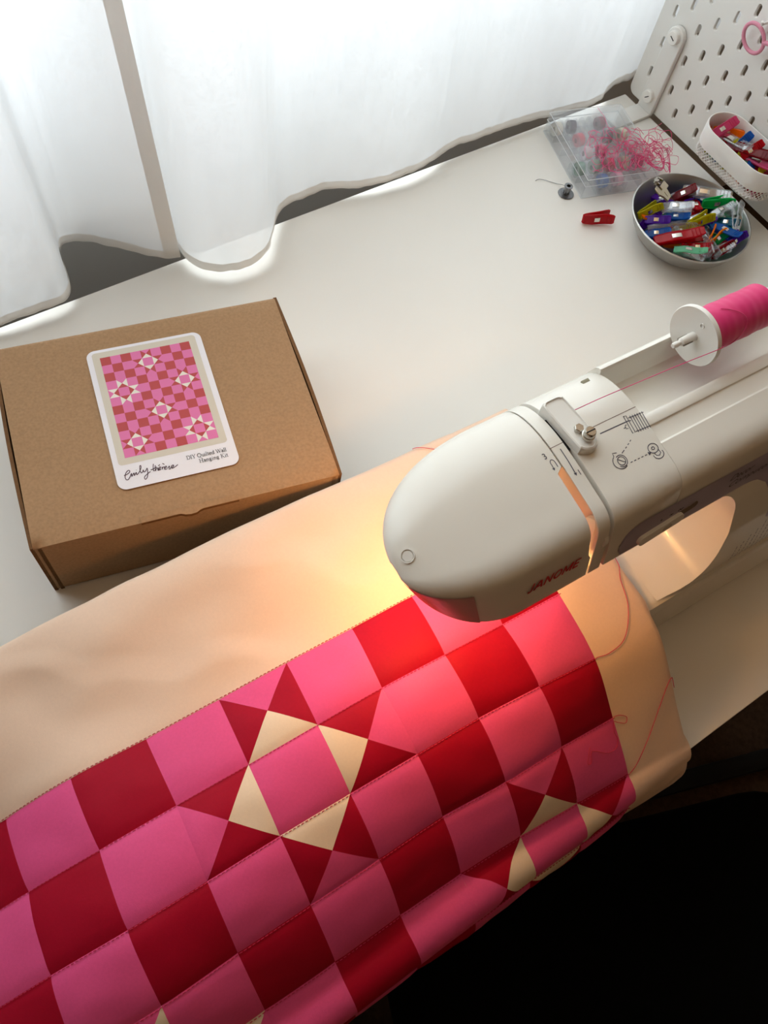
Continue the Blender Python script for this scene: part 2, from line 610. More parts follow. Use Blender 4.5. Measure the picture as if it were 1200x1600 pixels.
# ------------------------------------------------------------------ quilt
CP = {(1,0):(-1.0195,-0.4560,0.0520),(1,1):(-1.0236,-0.5100,0.0608),(1,2):(-1.0307,-0.5652,0.0663),(2,0):(-0.9685,-0.4594,0.0726),(2,1):(-0.9715,-0.5143,0.0782),(2,2):(-0.9770,-0.5693,0.0799),
 (2,3):(-0.9803,-0.6199,0.0598),(3,0):(-0.9120,-0.4625,0.0750),(3,1):(-0.9149,-0.5166,0.0829),(3,2):(-0.9200,-0.5712,0.0808),(3,3):(-0.9242,-0.6199,0.0556),(3,4):(-0.9265,-0.6606,0.0184),
 (4,0):(-0.8543,-0.4648,0.0774),(4,1):(-0.8595,-0.5190,0.0852),(4,2):(-0.8643,-0.5723,0.0789),(4,3):(-0.8674,-0.6209,0.0534),(4,4):(-0.8695,-0.6621,0.0171),(4,5):(-0.8721,-0.6983,-0.0246),
 (5,0):(-0.7979,-0.4672,0.0809),(5,1):(-0.8038,-0.5213,0.0896),(5,2):(-0.8078,-0.5745,0.0796),(5,3):(-0.8100,-0.6220,0.0523),(5,4):(-0.8123,-0.6626,0.0155),(5,5):(-0.8149,-0.6988,-0.0260),
 (6,0):(-0.7413,-0.4705,0.0849),(6,1):(-0.7489,-0.5235,0.0920),(6,2):(-0.7511,-0.5773,0.0809),(6,3):(-0.7531,-0.6230,0.0505),(6,4):(-0.7565,-0.6642,0.0132),
 (7,0):(-0.6865,-0.4729,0.0871),(7,1):(-0.6930,-0.5271,0.0920),(7,2):(-0.6953,-0.5798,0.0794),(7,3):(-0.6976,-0.6285,0.0526),(7,4):(-0.7001,-0.6679,0.0138),
 (8,1):(-0.6375,-0.5301,0.0886),(8,2):(-0.6398,-0.5852,0.0804),(8,3):(-0.6420,-0.6311,0.0506),(8,4):(-0.6454,-0.6731,0.0140),
 (9,1):(-0.5822,-0.5334,0.0903),(9,2):(-0.5851,-0.5905,0.0773),(9,3):(-0.5882,-0.6352,0.0447),(9,4):(-0.5915,-0.6782,0.0102),
 (8,0):(-0.6315,-0.4765,0.0882),(9,0):(-0.5770,-0.4795,0.0890),(1,3):(-1.0370,-0.6160,0.0520),(1,4):(-1.0410,-0.6570,0.0150),(2,4):(-0.9840,-0.6590,0.0190)}
CP = {k: Vector(v) for k, v in CP.items()}
for i in (1, 2, 3, 6, 7, 8, 9):                       # the row that turns over the desk's front edge
    b = CP[i, 4]
    CP[i, 5] = V(b.x - 0.0026, -0.6990 if i < 6 else -0.7010 - (0.0015 if i > 7 else 0), -0.026)
for i in range(1, 10):                                # hanging rows
    for j in (6, 7, 8, 9):
        CP[i, j] = V(CP[i, 5].x - 0.001 * (j - 5), CP[i, 5].y - 0.004 + 0.001 * (j - 6), CP[i, 5].z - 0.0553 * (j - 5))
EDGE = {1: (-0.945, -0.336, 0.060)}
for i in range(1, 10):                                # plain border above the patchwork
    b = CP[i, 0]
    d = {1: 0.004, 2: -0.004, 3: 0.000}.get(i, 0.001)
    CP[i, -1] = b + V(0.004, 0.0545, d)
    CP[i, -2] = b + V(0.007, 0.1085, d - 0.002 + (0.004 if 3 <= i <= 5 else 0))
    CP[i, -3] = b + V(0.009, 0.163, d - 0.02)
for j in range(-3, 10):                               # sides
    a, b = CP[1, j], CP[2, j]
    CP[0, j] = a + (a - b) * 0.96 + V(0, 0, -0.012)
    CP[-1, j] = CP[0, j] + (a - b) * 0.9 + V(0, 0, -0.010)
    CP[-2, j] = CP[-1, j] + (a - b) * 0.95
    a, b = CP[9, j], CP[8, j]
    st = V(0.0553, -0.0032, 0)
    CP[10, j] = a + st + V(0, 0, {0: -.002, 1: -.003, 2: .002, 3: .002}.get(j, 0.0))
    CP[11, j] = CP[10, j] + st + V(0, 0, -0.004)
    CP[12, j] = CP[11, j] + st

def cr(a, b, c, d, t):
    return 0.5 * ((2 * b) + (c - a) * t + (2 * a - 5 * b + 4 * c - d) * t * t + (3 * b - a - 3 * c + d) * t ** 3)

def qbase(u, v):
    i, j = math.floor(u), math.floor(v)
    fu, fv = u - i, v - j
    rows = []
    for jj in (-1, 0, 1, 2):
        J = min(max(j + jj, -3), 9)
        rows.append(cr(*[CP[min(max(i + k, -2), 12), J] for k in (-1, 0, 1, 2)], fu))
    return cr(*rows, fv)

US, UE, VS, VE = -1.0, 10.18, -2.22, 8.0
def qpt(u, v, off=0.0):
    p = qbase(u, v)
    e = 0.02
    n = (qbase(u + e, v) - qbase(u - e, v)).cross(qbase(u, v - e) - qbase(u, v + e))
    n.normalize()
    h = 0.0
    patch = 0 <= u <= 9 and 0 <= v
    if patch:
        fv = v - math.floor(v)
        fu = u - math.floor(u)
        h += 0.0030 * (max(0.0, math.sin(math.pi * fv)) ** 0.55) - 0.0012
        h -= 0.0005 * math.exp(-(min(fu, 1 - fu) / 0.05) ** 2)
        h += 0.0012 * noise.noise(V(u * 2.1, v * 2.6, 5.0)) * math.sin(math.pi * fv)
        h = -0.0012 + (h + 0.0012) * (1 - math.exp(-min(u, 9 - u) * 9))
    else:
        d = min(abs(v) if v < 0 else 9, abs(u - 9) if u > 9 else (abs(u) if u < 0 else 9)) if not (u > 9 and v > 0) else abs(u - 9)
        ramp = 1 - math.exp(-d * 5)
        h += 0.0016 * ramp - 0.0012
        wr = 0.0030 * max(0.0, 1 - abs(((u * 0.55 - v * 1.0 + 0.5 * noise.noise(V(u, v, 3))) % 1.7) - 0.85) * 2.2) * (0.4 + 0.6 * noise.noise(V(u * 0.6, v * .6, 21.0)))
        wr += 0.0048 * noise.noise(V(u * 0.55 + v * 0.35, v * 0.8, 2.0)) + 0.0010 * noise.noise(V(u * 1.2 - v * 0.9, v * 1.5 + u * .6, 7.0))
        h += wr * ramp * (0.5 if u > 9 else 1.0)
        # the outer edges round over
        ed = min(v - VS, UE - u)
        if ed < 0.09:
            h -= 0.006 * (1 - max(ed, 0) / 0.09) ** 2
    q = p + n * (h + off)
    mg = 0.0042 if off >= 0 else 0.001 + max(0.0, 0.0012 + off * 0.1)
    # rest on the machine's bed and on the desk, never inside them
    dx, dy = q.x + 0.6, q.y + 0.5
    ls, ln = dx * 0.99939 - dy * 0.0349, dx * 0.0349 + dy * 0.99939
    if -0.13 < ls < 0.31 and -0.0825 < ln < 0.10:
        lim = 0.0785 + mg - max(0.0, -0.072 - ln) * 0.5
        if q.z < lim:
            q.z = lim
    cy_, cz_, rc = DY + 0.014, -0.014, 0.0218 if off >= 0 else 0.0202
    if q.y >= cy_:
        q.z = max(q.z, cz_ + rc)
    elif q.z <= cz_:
        q.y = min(q.y, cy_ - rc)
    else:
        d_ = math.hypot(q.y - cy_, q.z - cz_)
        if d_ < rc:
            q.y = cy_ + (q.y - cy_) * rc / max(d_, 1e-6)
            q.z = cz_ + (q.z - cz_) * rc / max(d_, 1e-6)
    return q

quilt = empty('quilt', 'pink and crimson patchwork quilt with cream border sliding under the sewing machine', 'quilt', (-0.8, -0.5, 0))
QO = V(-0.8, -0.5, 0)

def qgrid(name, u0, u1, v0, v1, nu, nv, m, off=0.0):
    vs = [qpt(u0 + (u1 - u0) * a / nu, v0 + (v1 - v0) * b / nv, off) - QO for b in range(nv + 1) for a in range(nu + 1)]
    fs = [(b * (nu + 1) + a, (b + 1) * (nu + 1) + a, (b + 1) * (nu + 1) + a + 1, b * (nu + 1) + a + 1) for b in range(nv) for a in range(nu)]
    return obj(name, vs, fs, m, quilt)

def qtri(name, A, B, Cc, m, n=9):
    vs, idx = [], {}
    A, B, Cc = Vector(A), Vector(B), Vector(Cc)
    for a in range(n + 1):
        for b in range(n + 1 - a):
            p = A + (B - A) * a / n + (Cc - A) * b / n
            # keep the point on this side of its own cell so that seams meet
            idx[a, b] = len(vs)
            vs.append(qpt(p.x, p.y) - QO)
    fs = []
    for a in range(n):
        for b in range(n - a):
            fs.append((idx[a, b], idx[a + 1, b], idx[a, b + 1]))
            if a + b < n - 1:
                fs.append((idx[a + 1, b], idx[a + 1, b + 1], idx[a, b + 1]))
    return obj(name, vs, fs, m, quilt)

STARS = {(4, 1): 0, (1, 4): 1, (7, 4): 0, (4, 7): 0, (1, 10): 0, (7, 10): 1}
def cell(c, r):
    """'red' / 'pink', or (outer, side, inner, direction to the star's centre) for a split cell"""
    for (sx, sy), inv in STARS.items():
        for dx, dy in ((0, -1), (0, 1), (-1, 0), (1, 0)):
            if (c, r) == (sx + dx, sy + dy):
                return ('pink', 'cream' if inv else 'red', 'red' if inv else 'cream', (-dx, -dy))
    return 'red' if (c + r) % 2 == 0 else 'pink'

def cell_tris(x0, y0, x1, y1, spec):
    outer, side, inner, d = spec
    c = ((x0 + x1) / 2, (y0 + y1) / 2)
    K = [((x0, y0), (x1, y0), (0, -1)), ((x1, y0), (x1, y1), (1, 0)), ((x1, y1), (x0, y1), (0, 1)), ((x0, y1), (x0, y0), (-1, 0))]
    for a, b, nd in K:
        k = inner if nd == d else outer if nd == (-d[0], -d[1]) else side
        yield a, b, c, k

QM = {'red': M_red, 'pink': M_pink, 'cream': M_cream2}
for r in range(0, 8):
    for c in range(0, 9):
        k = cell(c, r)
        if isinstance(k, str):
            qgrid('patch', c, c + 1, r, r + 1, 8, 12, QM[k])
        else:
            for a, b, cc, kk in cell_tris(c, r, c + 1, r + 1, k):
                qtri('patch', a, b, cc, QM[kk])
qgrid('border', US, UE, VS, 0, 150, 44, M_cream)
qgrid('border', 9, UE, 0, VE, 18, 110, M_cream)
qgrid('border', US, 0, 0, VE, 14, 80, M_cream)
# backing with the rolled edge
nu, nv = 56, 200
vs = []
for b in range(nv + 1):
    for a in range(nu + 1):
        u, v = US + (UE - US) * a / nu, VS + (VE - VS) * b / nv
        vs.append(qpt(u, v, -0.0055 if 0 < a < nu and 0 < b < nv else -0.0001) - QO)
fs = [(b * (nu + 1) + a, b * (nu + 1) + a + 1, (b + 1) * (nu + 1) + a + 1, (b + 1) * (nu + 1) + a) for b in range(nv) for a in range(nu)]
obj('backing', vs, fs, M_cream, quilt)
# quilting stitches along the row seams
bm = bmesh.new()
for j in range(0, 7):
    u = 0.0 if j else 0.02
    while u < (9.0 if j else 9.0):
        a, b = qpt(u, j + 0.012 if j else -0.010, 0.0004) - QO, qpt(u + 0.034, j + 0.012 if j else -0.010, 0.0004) - QO
        mid = (a + b) / 2 + V(0, 0, 0.00025)
        add_tube(bm, [a, mid, b], 0.00032, 4)
        u += 0.058
st = bm_obj('stitching', bm, M_threadr, quilt)
st['kind'] = 'stuff'
def qthread(pts, r=0.00032, lift=0.0012):
    P = spline([V(*p) for p in pts], 8)
    tube('thread_tail', [qpt(p.x, p.y, lift) - QO for p in P], r, M_threadr, quilt, 5)
qthread([(9.02, 2.0), (9.25, 2.03), (9.55, 1.95), (9.85, 1.6), (9.98, 1.25), (10.1, 1.05), (10.13, 0.9)])
qthread([(9.02, 3.99), (9.2, 3.86), (9.5, 3.55), (9.8, 3.2), (10.05, 2.92), (10.14, 2.93), (10.12, 3.08)])
qthread([(9.0, 2.98), (9.1, 3.0), (9.2, 3.08), (9.16, 3.16), (9.05, 3.1), (8.98, 3.06), (8.93, 3.2), (8.95, 3.32), (8.88, 3.42), (8.7, 3.42), (8.5, 3.3),
         (8.42, 3.28), (8.36, 3.42), (8.3, 3.4), (8.42, 3.2)])
qthread([(8.3, -2.18), (8.5, -2.05), (8.7, -1.85), (8.8, -1.6)])

# ------------------------------------------------------------------ cardboard box with printed label
BH = 0.085
BC = V(-0.7742, -0.2215, 0)
BR = math.radians(-13.9)
box = empty('cardboard_box', 'brown cardboard mailer box with a printed patchwork label on its lid', 'box', BC, BR)
bw, bd = 0.1265, 0.0997
def bl(p):
    q = Vector(p) - BC
    c, s = math.cos(-BR), math.sin(-BR)
    return V(q.x * c - q.y * s, q.x * s + q.y * c, q.z)
bm = bmesh.new()
t = 0.003
add_box(bm, (-bw + 0.001, -bd + 0.002, 0), (bw - 0.001, bd, t))
add_box(bm, (-bw + 0.001, bd - t, t), (bw - 0.001, bd, BH - 0.0030))
add_box(bm, (-bw + 0.001, -bd, t), (bw - 0.001, -bd + t, BH - 0.0022))
bm_obj('body', bm, M_card, box, auto=30)
for sx in (-1, 1):          # side walls, doubled card that bows out past the lid
    bm = bmesh.new()
    n = 14
    for layer, (o0, top) in enumerate(((0.0012, 0.0012), (-0.0040, 0.0035))):
        ring = []
        for k in range(n + 1):
            y = -bd + 2 * bd * k / n
            bow = 0.0022 * math.sin(math.pi * k / n) if layer == 0 else 0.0012 * math.sin(math.pi * k / n)
            x = sx * (bw + o0 + bow)
            xi = x - sx * 0.0030
            ring.append([bm.verts.new(q) for q in ((x - sx * 0.002, y, 0.0), (x, y, BH - top), (xi, y, BH - top), (xi - sx * 0.002, y, 0.0))])
        for A, B in zip(ring, ring[1:]):
            for j in range(4):
                bm.faces.new((A[j], A[(j + 1) % 4], B[(j + 1) % 4], B[j]))
        bm.faces.new(ring[0][::-1])
        bm.faces.new(ring[-1])
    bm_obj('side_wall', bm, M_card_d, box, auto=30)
# lid: top sheet, rolled back edge, front tuck flap
vs, fs = [], []
nx, ny = 24, 18
yy = [-bd - 0.0006 + (2 * bd - 0.004) * k / ny for k in range(ny + 1)] + [bd - 0.0025, bd - 0.0008, bd + 0.0002, bd + 0.0006]
zz = [BH] * (ny + 1) + [BH - 0.0004, BH - 0.0014, BH - 0.0034, BH - 0.03]
zz[0] = BH - 0.0010
for y, z in zip(yy, zz):
    for k in range(nx + 1):
        x = -bw + 0.0012 + (2 * bw - 0.0024) * k / nx
        bump = 0.0008 * noise.noise(V(x * 18, y * 18, 1)) if z == BH else 0
        vs.append((x, y, z + bump))
for b in range(len(yy) - 1):
    for a in range(nx):
        k = b * (nx + 1) + a
        fs.append((k, k + 1, k + nx + 2, k + nx + 1))
n0 = len(vs)
for (x, y, z) in [(x, -bd - 0.0006, BH - 0.0018) for x in (-bw + 0.0012, bw - 0.0012)]:
    vs.append((x, y, z))
fs.append((0, n0, n0 + 1, nx))
lid = obj('lid', vs, fs, M_card, box, auto=50)
# tuck slot with its thumb notch, a lip standing proud of the front edge
pts_t = [(220, 815), (245, 809), (279, 800.5), (283, 803), (290, 804.2), (299, 803.5), (308, 800.5), (313, 796.5), (318, 793), (345, 785), (373, 778)]
vs, fs = [], []
for k, (px, py) in enumerate(pts_t):
    q = bl(at(px, py, BH - 0.001))
    q.y = min(q.y, -bd - 0.0009)
    vs += [(q.x, -bd + 0.004, BH + 0.0004), (q.x, q.y, BH - 0.0004), (q.x, q.y, BH - 0.0012), (q.x, -bd + 0.002, BH - 0.0030)]
for k in range(len(pts_t) - 1):
    for j in range(3):
        fs.append((k * 4 + j, k * 4 + j + 1, (k + 1) * 4 + j + 1, (k + 1) * 4 + j))
fs += [(0, 1, 2, 3), tuple((len(pts_t) - 1) * 4 + j for j in (3, 2, 1, 0))]
obj('tuck_tab', vs, fs, M_card, lid, auto=30)
vs2 = []
for k, (px, py) in enumerate(pts_t):
    q = bl(at(px, py, BH - 0.001))
    y = min(q.y, -bd - 0.0009) - 0.0003
    vs2 += [(q.x, y + 0.0012, BH - 0.0013), (q.x, y, BH - 0.0036), (q.x, y + 0.003, BH - 0.0036)]
fs2 = []
for k in range(len(pts_t) - 1):
    fs2 += [(k * 3, k * 3 + 1, k * 3 + 4, k * 3 + 3), (k * 3 + 1, k * 3 + 2, k * 3 + 5, k * 3 + 4)]
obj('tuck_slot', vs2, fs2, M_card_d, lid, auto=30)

LZ = BH + 0.0012
def lp(px, py, dz=0.0):
    q = bl(at(px, py, BH))
    return V(q.x, q.y, LZ + dz)
oc = [lp(135.9, 554.8), lp(311.3, 517.5), lp(373.2, 722.8), lp(186.5, 769.5)]
ox0 = (oc[0].x + oc[3].x) / 2 - 0.0005; ox1 = (oc[1].x + oc[2].x) / 2 + 0.0005
oy1 = (oc[0].y + oc[1].y) / 2 + 0.0005; oy0 = (oc[2].y + oc[3].y) / 2 - 0.0005
me = curve_mesh([rrect(ox0, oy0, ox1, oy1, 0.0075, 8)], 0.00012)
lab = me_obj('label_sticker', me, M_paper, box, lambda c: V(c.x, c.y, LZ - 0.0001 + c.z), False)
lab['label'] = 'white rounded paper label with printed patchwork picture'
pc = [lp(157.3, 561.4), lp(296.2, 534.3), lp(340.5, 684.3), lp(194.7, 718.2)]
px0 = (pc[0].x + pc[3].x) / 2; px1 = (pc[1].x + pc[2].x) / 2
py1 = (pc[0].y + pc[1].y) / 2; py0 = (pc[2].y + pc[3].y) / 2
fr = 0.0062
me = curve_mesh([rrect(px0 - fr, py0 - fr, px1 + fr, py1 + fr, 0.003, 5)])
me_obj('printed_frame', me, M_beige, lab, lambda c: V(c.x, c.y, LZ + 0.00006))
vs, fs, mi = [], [], []
PK = {'red': 0, 'pink': 1, 'cream': 2}
cw, chh = (px1 - px0) / 9, (py1 - py0) / 12
for r in range(12):
    for c in range(9):
        k = cell(c, r)
        def PP(q):
            return (px0 + q[0] * cw, py1 - q[1] * chh, LZ + 0.00014)
        if isinstance(k, str):
            n = len(vs)
            vs += [PP((c, r)), PP((c, r + 1)), PP((c + 1, r + 1)), PP((c + 1, r))]
            fs.append((n, n + 1, n + 2, n + 3)); mi.append(PK[k])
        else:
            for a, b, cc, kk in cell_tris(c, r, c + 1, r + 1, k):
                n = len(vs)
                vs += [PP(b), PP(a), PP(cc)]
                fs.append((n, n + 1, n + 2)); mi.append(PK[kk])
obj('printed_patchwork', vs, fs, None, lab, False, mats=[M_pred, M_ppink, M_pwhite], midx=mi)
# signature, traced as pen strokes
M_pen = mat('plum_ink', (72, 34, 50), 0.5)
S = [[(252, 1283), (278, 1272), (300, 1255), (303, 1240), (288, 1238), (268, 1262), (262, 1295), (272, 1318), (290, 1318), (305, 1296)],
     [(305, 1296), (316, 1268), (320, 1266), (322, 1290), (334, 1268), (342, 1260), (345, 1282), (356, 1262)],
     [(356, 1262), (362, 1254), (366, 1274), (378, 1266)], [(360, 1236), (363, 1232)],
     [(378, 1266), (394, 1240), (404, 1210), (400, 1193), (393, 1200), (396, 1240), (408, 1258), (420, 1246)],
     [(420, 1246), (424, 1232), (430, 1250), (446, 1240), (458, 1216), (464, 1250), (462, 1290), (448, 1314), (436, 1308), (438, 1290), (460, 1268), (488, 1246)],
     [(514, 1178), (512, 1205), (516, 1238), (526, 1236)], [(490, 1232), (515, 1222), (545, 1205)],
     [(530, 1190), (530, 1215), (534, 1240), (540, 1222), (552, 1214), (556, 1236), (566, 1228)],
     [(562, 1226), (578, 1214), (574, 1204), (562, 1216), (566, 1232), (584, 1226)], [(558, 1196), (572, 1184)],
     [(590, 1204), (594, 1228)], [(594, 1218), (602, 1206), (612, 1206)],
     [(612, 1218), (630, 1208), (628, 1198), (614, 1208), (616, 1226), (634, 1222)], [(594, 1174), (612, 1182)],
     [(640, 1218), (656, 1198), (658, 1206), (664, 1222), (652, 1224)],
     [(668, 1214), (694, 1198), (690, 1188), (674, 1200), (680, 1216), (704, 1206), (732, 1184)]]
bm = bmesh.new()
def sig(px, py):
    return lp(px, py, 0.0002)
for s_ in S:
    P = spline([V(150 + x / 5.714, 520 + y / 5.714) for x, y in s_], 5)
    add_ribbon(bm, P, 1.25, sig)
bm_obj('signature', bm, M_pen, lab, False)
# two lines of seriffed lettering, drawn stroke by stroke in a unit box (thin and thick strokes)
TH, TK = 0.07, 0.13
def ser(x, y, w=0.16):
    return (TH, [(x - w, y), (x + w, y)])
def arc(cx, cy, rx, ry, a0, a1, n=12):
    return [(cx + rx * math.cos(math.radians(a0 + (a1 - a0) * k / n)), cy + ry * math.sin(math.radians(a0 + (a1 - a0) * k / n))) for k in range(n + 1)]
GL = {
 'D': (0.80, [(TK, [(.15, 0), (.15, 1)]), (TH, [(.0, 0), (.35, 0)]), (TH, [(.0, 1), (.35, 1)]), (TK, arc(.33, .5, .40, .5, -90, 90))]),
 'I': (0.36, [(TK, [(.16, 0), (.16, 1)]), ser(.16, 0), ser(.16, 1)]),
 'Y': (0.74, [(TK, [(.36, .45), (.08, 1)]), (TH, [(.36, .45), (.64, 1)]), (TK, [(.36, 0), (.36, .45)]), ser(.36, 0), ser(.1, 1, .12), ser(.62, 1, .12)]),
 'Q': (0.90, [(TK, arc(.42, .5, .38, .5, 0, 360, 20)), (TH, [(.45, .05), (.62, -.22), (.85, -.25)])]),
 'W': (1.10, [(TK, [(.10, 1), (.34, 0)]), (TH, [(.34, 0), (.54, .95)]), (TK, [(.54, .95), (.78, 0)]), (TH, [(.78, 0), (1.0, 1)]), ser(.1, 1, .13), ser(.54, .97, .1), ser(1.0, 1, .12)]),
 'H': (0.84, [(TK, [(.15, 0), (.15, 1)]), (TK, [(.65, 0), (.65, 1)]), (TH, [(.15, .5), (.65, .5)]), ser(.15, 0), ser(.15, 1), ser(.65, 0), ser(.65, 1)]),
 'K': (0.80, [(TK, [(.15, 0), (.15, 1)]), (TH, [(.15, .42), (.6, 1)]), (TK, [(.28, .56), (.66, 0)]), ser(.15, 0), ser(.15, 1), ser(.6, 1, .12), ser(.68, 0, .12)]),
 'u': (0.58, [(TK, [(.13, .64), (.13, .2), (.2, .03), (.32, .02), (.44, .16)]), (TK, [(.45, .64), (.45, 0)]), (TH, [(.03, .64), (.13, .64)]), (TH, [(.35, .64), (.45, .64)]), (TH, [(.45, 0), (.55, .02)])]),
 'i': (0.30, [(TK, [(.14, 0), (.14, .64)]), (TK, [(.13, .88), (.15, .96)]), ser(.14, 0, .12), (TH, [(.04, .62), (.14, .64)])]),
 'l': (0.30, [(TK, [(.14, 0), (.14, 1.05)]), ser(.14, 0, .12), (TH, [(.04, 1.03), (.14, 1.05)])]),
 't': (0.38, [(TK, [(.15, .85), (.15, .15), (.2, .02), (.32, .06)]), (TH, [(.02, .62), (.32, .62)])]),
 'e': (0.52, [(TH, [(.07, .36), (.43, .36)]), (TK, arc(.25, .32, .19, .32, 8, 320))]),
 'd': (0.58, [(TK, arc(.24, .32, .18, .32, 20, 340)), (TK, [(.44, 0), (.44, 1.05)]), (TH, [(.34, 1.03), (.44, 1.05)]), (TH, [(.44, 0), (.55, .02)])]),
 'a': (0.50, [(TK, [(.08, .52), (.18, .64), (.32, .60), (.36, .48), (.36, .04), (.46, .02)]), (TK, [(.36, .38), (.12, .28), (.07, .12), (.16, .01), (.36, .12)])]),
 'n': (0.60, [(TK, [(.13, 0), (.13, .64)]), (TK, [(.13, .44), (.25, .6), (.38, .62), (.46, .5), (.46, 0)]), ser(.13, 0, .11), ser(.46, 0, .11), (TH, [(.03, .62), (.13, .64)])]),
 'g': (0.54, [(TK, arc(.22, .42, .15, .21, 0, 360, 14)), (TH, [(.32, .56), (.48, .64)]), (TK, [(.14, .24), (.12, .12), (.40, .04), (.44, -.12), (.26, -.26), (.08, -.18), (.10, -.04), (.2, .06)])]),
 ' ': (0.30, [])}
def letter_line(text, p0, p1, height_px):
    """text set from pixel p0 to p1 (its baseline)"""
    tot = sum(GL[c][0] for c in text) - 0.1
    d = V(p1[0] - p0[0], p1[1] - p0[1])
    L = d.length
    d.normalize()
    upv = V(lp(312, 700).x, 0)  # placeholder keeps the baseline frame in label space
    A, B = lp(*p0), lp(*p1)
    ex = (B - A).normalized()
    ey = V(-ex.y, ex.x, 0)
    kx = (B - A).length / tot
    ky = height_px
    x = 0.0
    for c in text:
        wd, strokes = GL[c]
        for sw, pl in strokes:
            PL = [((x + q[0]) * kx, q[1] * ky) for q in pl]
            add_ribbon(bm, PL, sw * ky * 1.05, lambda a, b: V(A.x, A.y, LZ + 0.0002) + ex * a + ey * b)
        x += wd
bm = bmesh.new()
letter_line('DIY Quilted Wall', (120 + 738 / 4.286, 500 + 942 / 4.286), (120 + 1002 / 4.286, 500 + 884 / 4.286), 0.0036)
letter_line('Hanging Kit', (120 + 824 / 4.286, 500 + 962 / 4.286), (120 + 1014 / 4.286, 500 + 919 / 4.286), 0.0036)
bm_obj('lettering', bm, mat('black_print', (48, 42, 44), 0.5), lab, False)

# ------------------------------------------------------------------ sewing machine (local axes: x along the arm, y to the back, z up)
MO = V(-0.6, -0.5, 0)
MR = math.radians(-2.0)
sm = empty('sewing_machine', 'cream white electronic sewing machine standing over the quilt, lamp lit', 'sewing machine', MO, MR)
_c, _s = math.cos(-MR), math.sin(-MR)
def ml(p):
    q = Vector(p) - MO
    return V(q.x * _c - q.y * _s, q.x * _s + q.y * _c, q.z)
def ml_dir(d):
    return V(d.x * _c - d.y * _s, d.x * _s + d.y * _c, d.z)
PROF = [(-0.0490, 0.1900), (-0.0475, 0.1960), (-0.0450, 0.2060), (-0.0420, 0.2175), (-0.0392, 0.2280), (-0.0365, 0.2345), (-0.0318, 0.2393), (-0.0255, 0.2422), (-0.0180, 0.2437),
        (-0.0100, 0.2449), (0.0000, 0.2465), (0.0100, 0.2478), (0.0200, 0.2488), (0.0300, 0.2493), (0.0400, 0.2486), (0.0490, 0.2468), (0.0570, 0.2438),
        (0.0640, 0.2393), (0.0695, 0.2325), (0.0730, 0.2235), (0.0745, 0.2120), (0.0745, 0.2000), (0.0738, 0.1900)]
RING = [(p.x, p.y) for p in spline([V(*p) for p in PROF], 3)]
NR = len(RING)
def top_z(n):
    best = PROF[5:20]
    return interp(best, n)
NF = [(0.0, -0.088), (0.0785, -0.0765), (0.084, -0.0785), (0.09, -0.0790), (0.10, -0.0780), (0.146, -0.0680), (0.177, -0.0555), (0.190, -0.0490), (0.2175, -0.0420)]
def nf(z):
    return interp(NF, z)
def sring(s, off=0.0):
    """arm cross-section at s; off > 0 grows it outward"""
    out = []
    for k, (n, z) in enumerate(RING):
        a = RING[max(k - 1, 0)]
        b = RING[min(k + 1, NR - 1)]
        t = V(b[0] - a[0], b[1] - a[1]).normalized()
        nr = V(-t.y, t.x)
        out.append(V(s, n + nr.x * off, z + nr.y * off))
    return out
TIP = -0.1365
def cap_ring(s, off=0.0):
    """rounded left end of the head"""
    def se(s0, p):
        t = min(max((s0 - s) / (s0 - TIP), 0.0), 1.0)
        return (1 - t ** p) ** (1 / p)
    wb, wf, zt_, zb_ = se(-0.030, 2.2), se(-0.062, 2.1), se(-0.040, 2.3), se(-0.09, 2.0)
    cn, cz = 0.004, 0.2240
    tt = min(max((-0.06 - s) / (-0.06 - TIP), 0.0), 1.0)
    out = []
    for p in sring(s, off):
        dn, dzz = p.y - cn, p.z - cz
        n = cn + dn * (wb if dn > 0 else wf)
        z = cz + dzz * (zt_ if dzz > 0 else (0.55 + 0.45 * zb_))
        lean = 0.016 * tt * max(0.0, (0.226 - z) / 0.036)
        out.append(V(s + lean, n, z))
    return out
def loft(name, rings, m, closed_ends=(False, False), thick=0.0, auto=40, parent=sm):
    vs, fs = [], []
    for r in rings:
        vs += r
    n = len(rings[0])
    for a in range(len(rings) - 1):
        for j in range(n - 1):
            fs.append((a * n + j, a * n + j + 1, (a + 1) * n + j + 1, (a + 1) * n + j))
    if closed_ends[0]:
        fs.append(tuple(range(n))[::-1])
    if closed_ends[1]:
        fs.append(tuple((len(rings) - 1) * n + j for j in range(n)))
    o = obj(name, vs, fs, m, parent, auto=auto)
    bm = bmesh.new()
    bm.from_mesh(o.data)
    bmesh.ops.recalc_face_normals(bm, faces=bm.faces)
    # make sure normals point away from the arm's middle
    f = max(bm.faces, key=lambda q: q.calc_center_median().z)
    if f.normal.z < 0:
        bmesh.ops.reverse_faces(bm, faces=bm.faces)
    bm.to_mesh(o.data)
    bm.free()
    finish(o.data, True, auto)
    if thick:
        md = o.modifiers.new('wall', 'SOLIDIFY')
        md.thickness = thick
        md.offset = -1.0
    return o
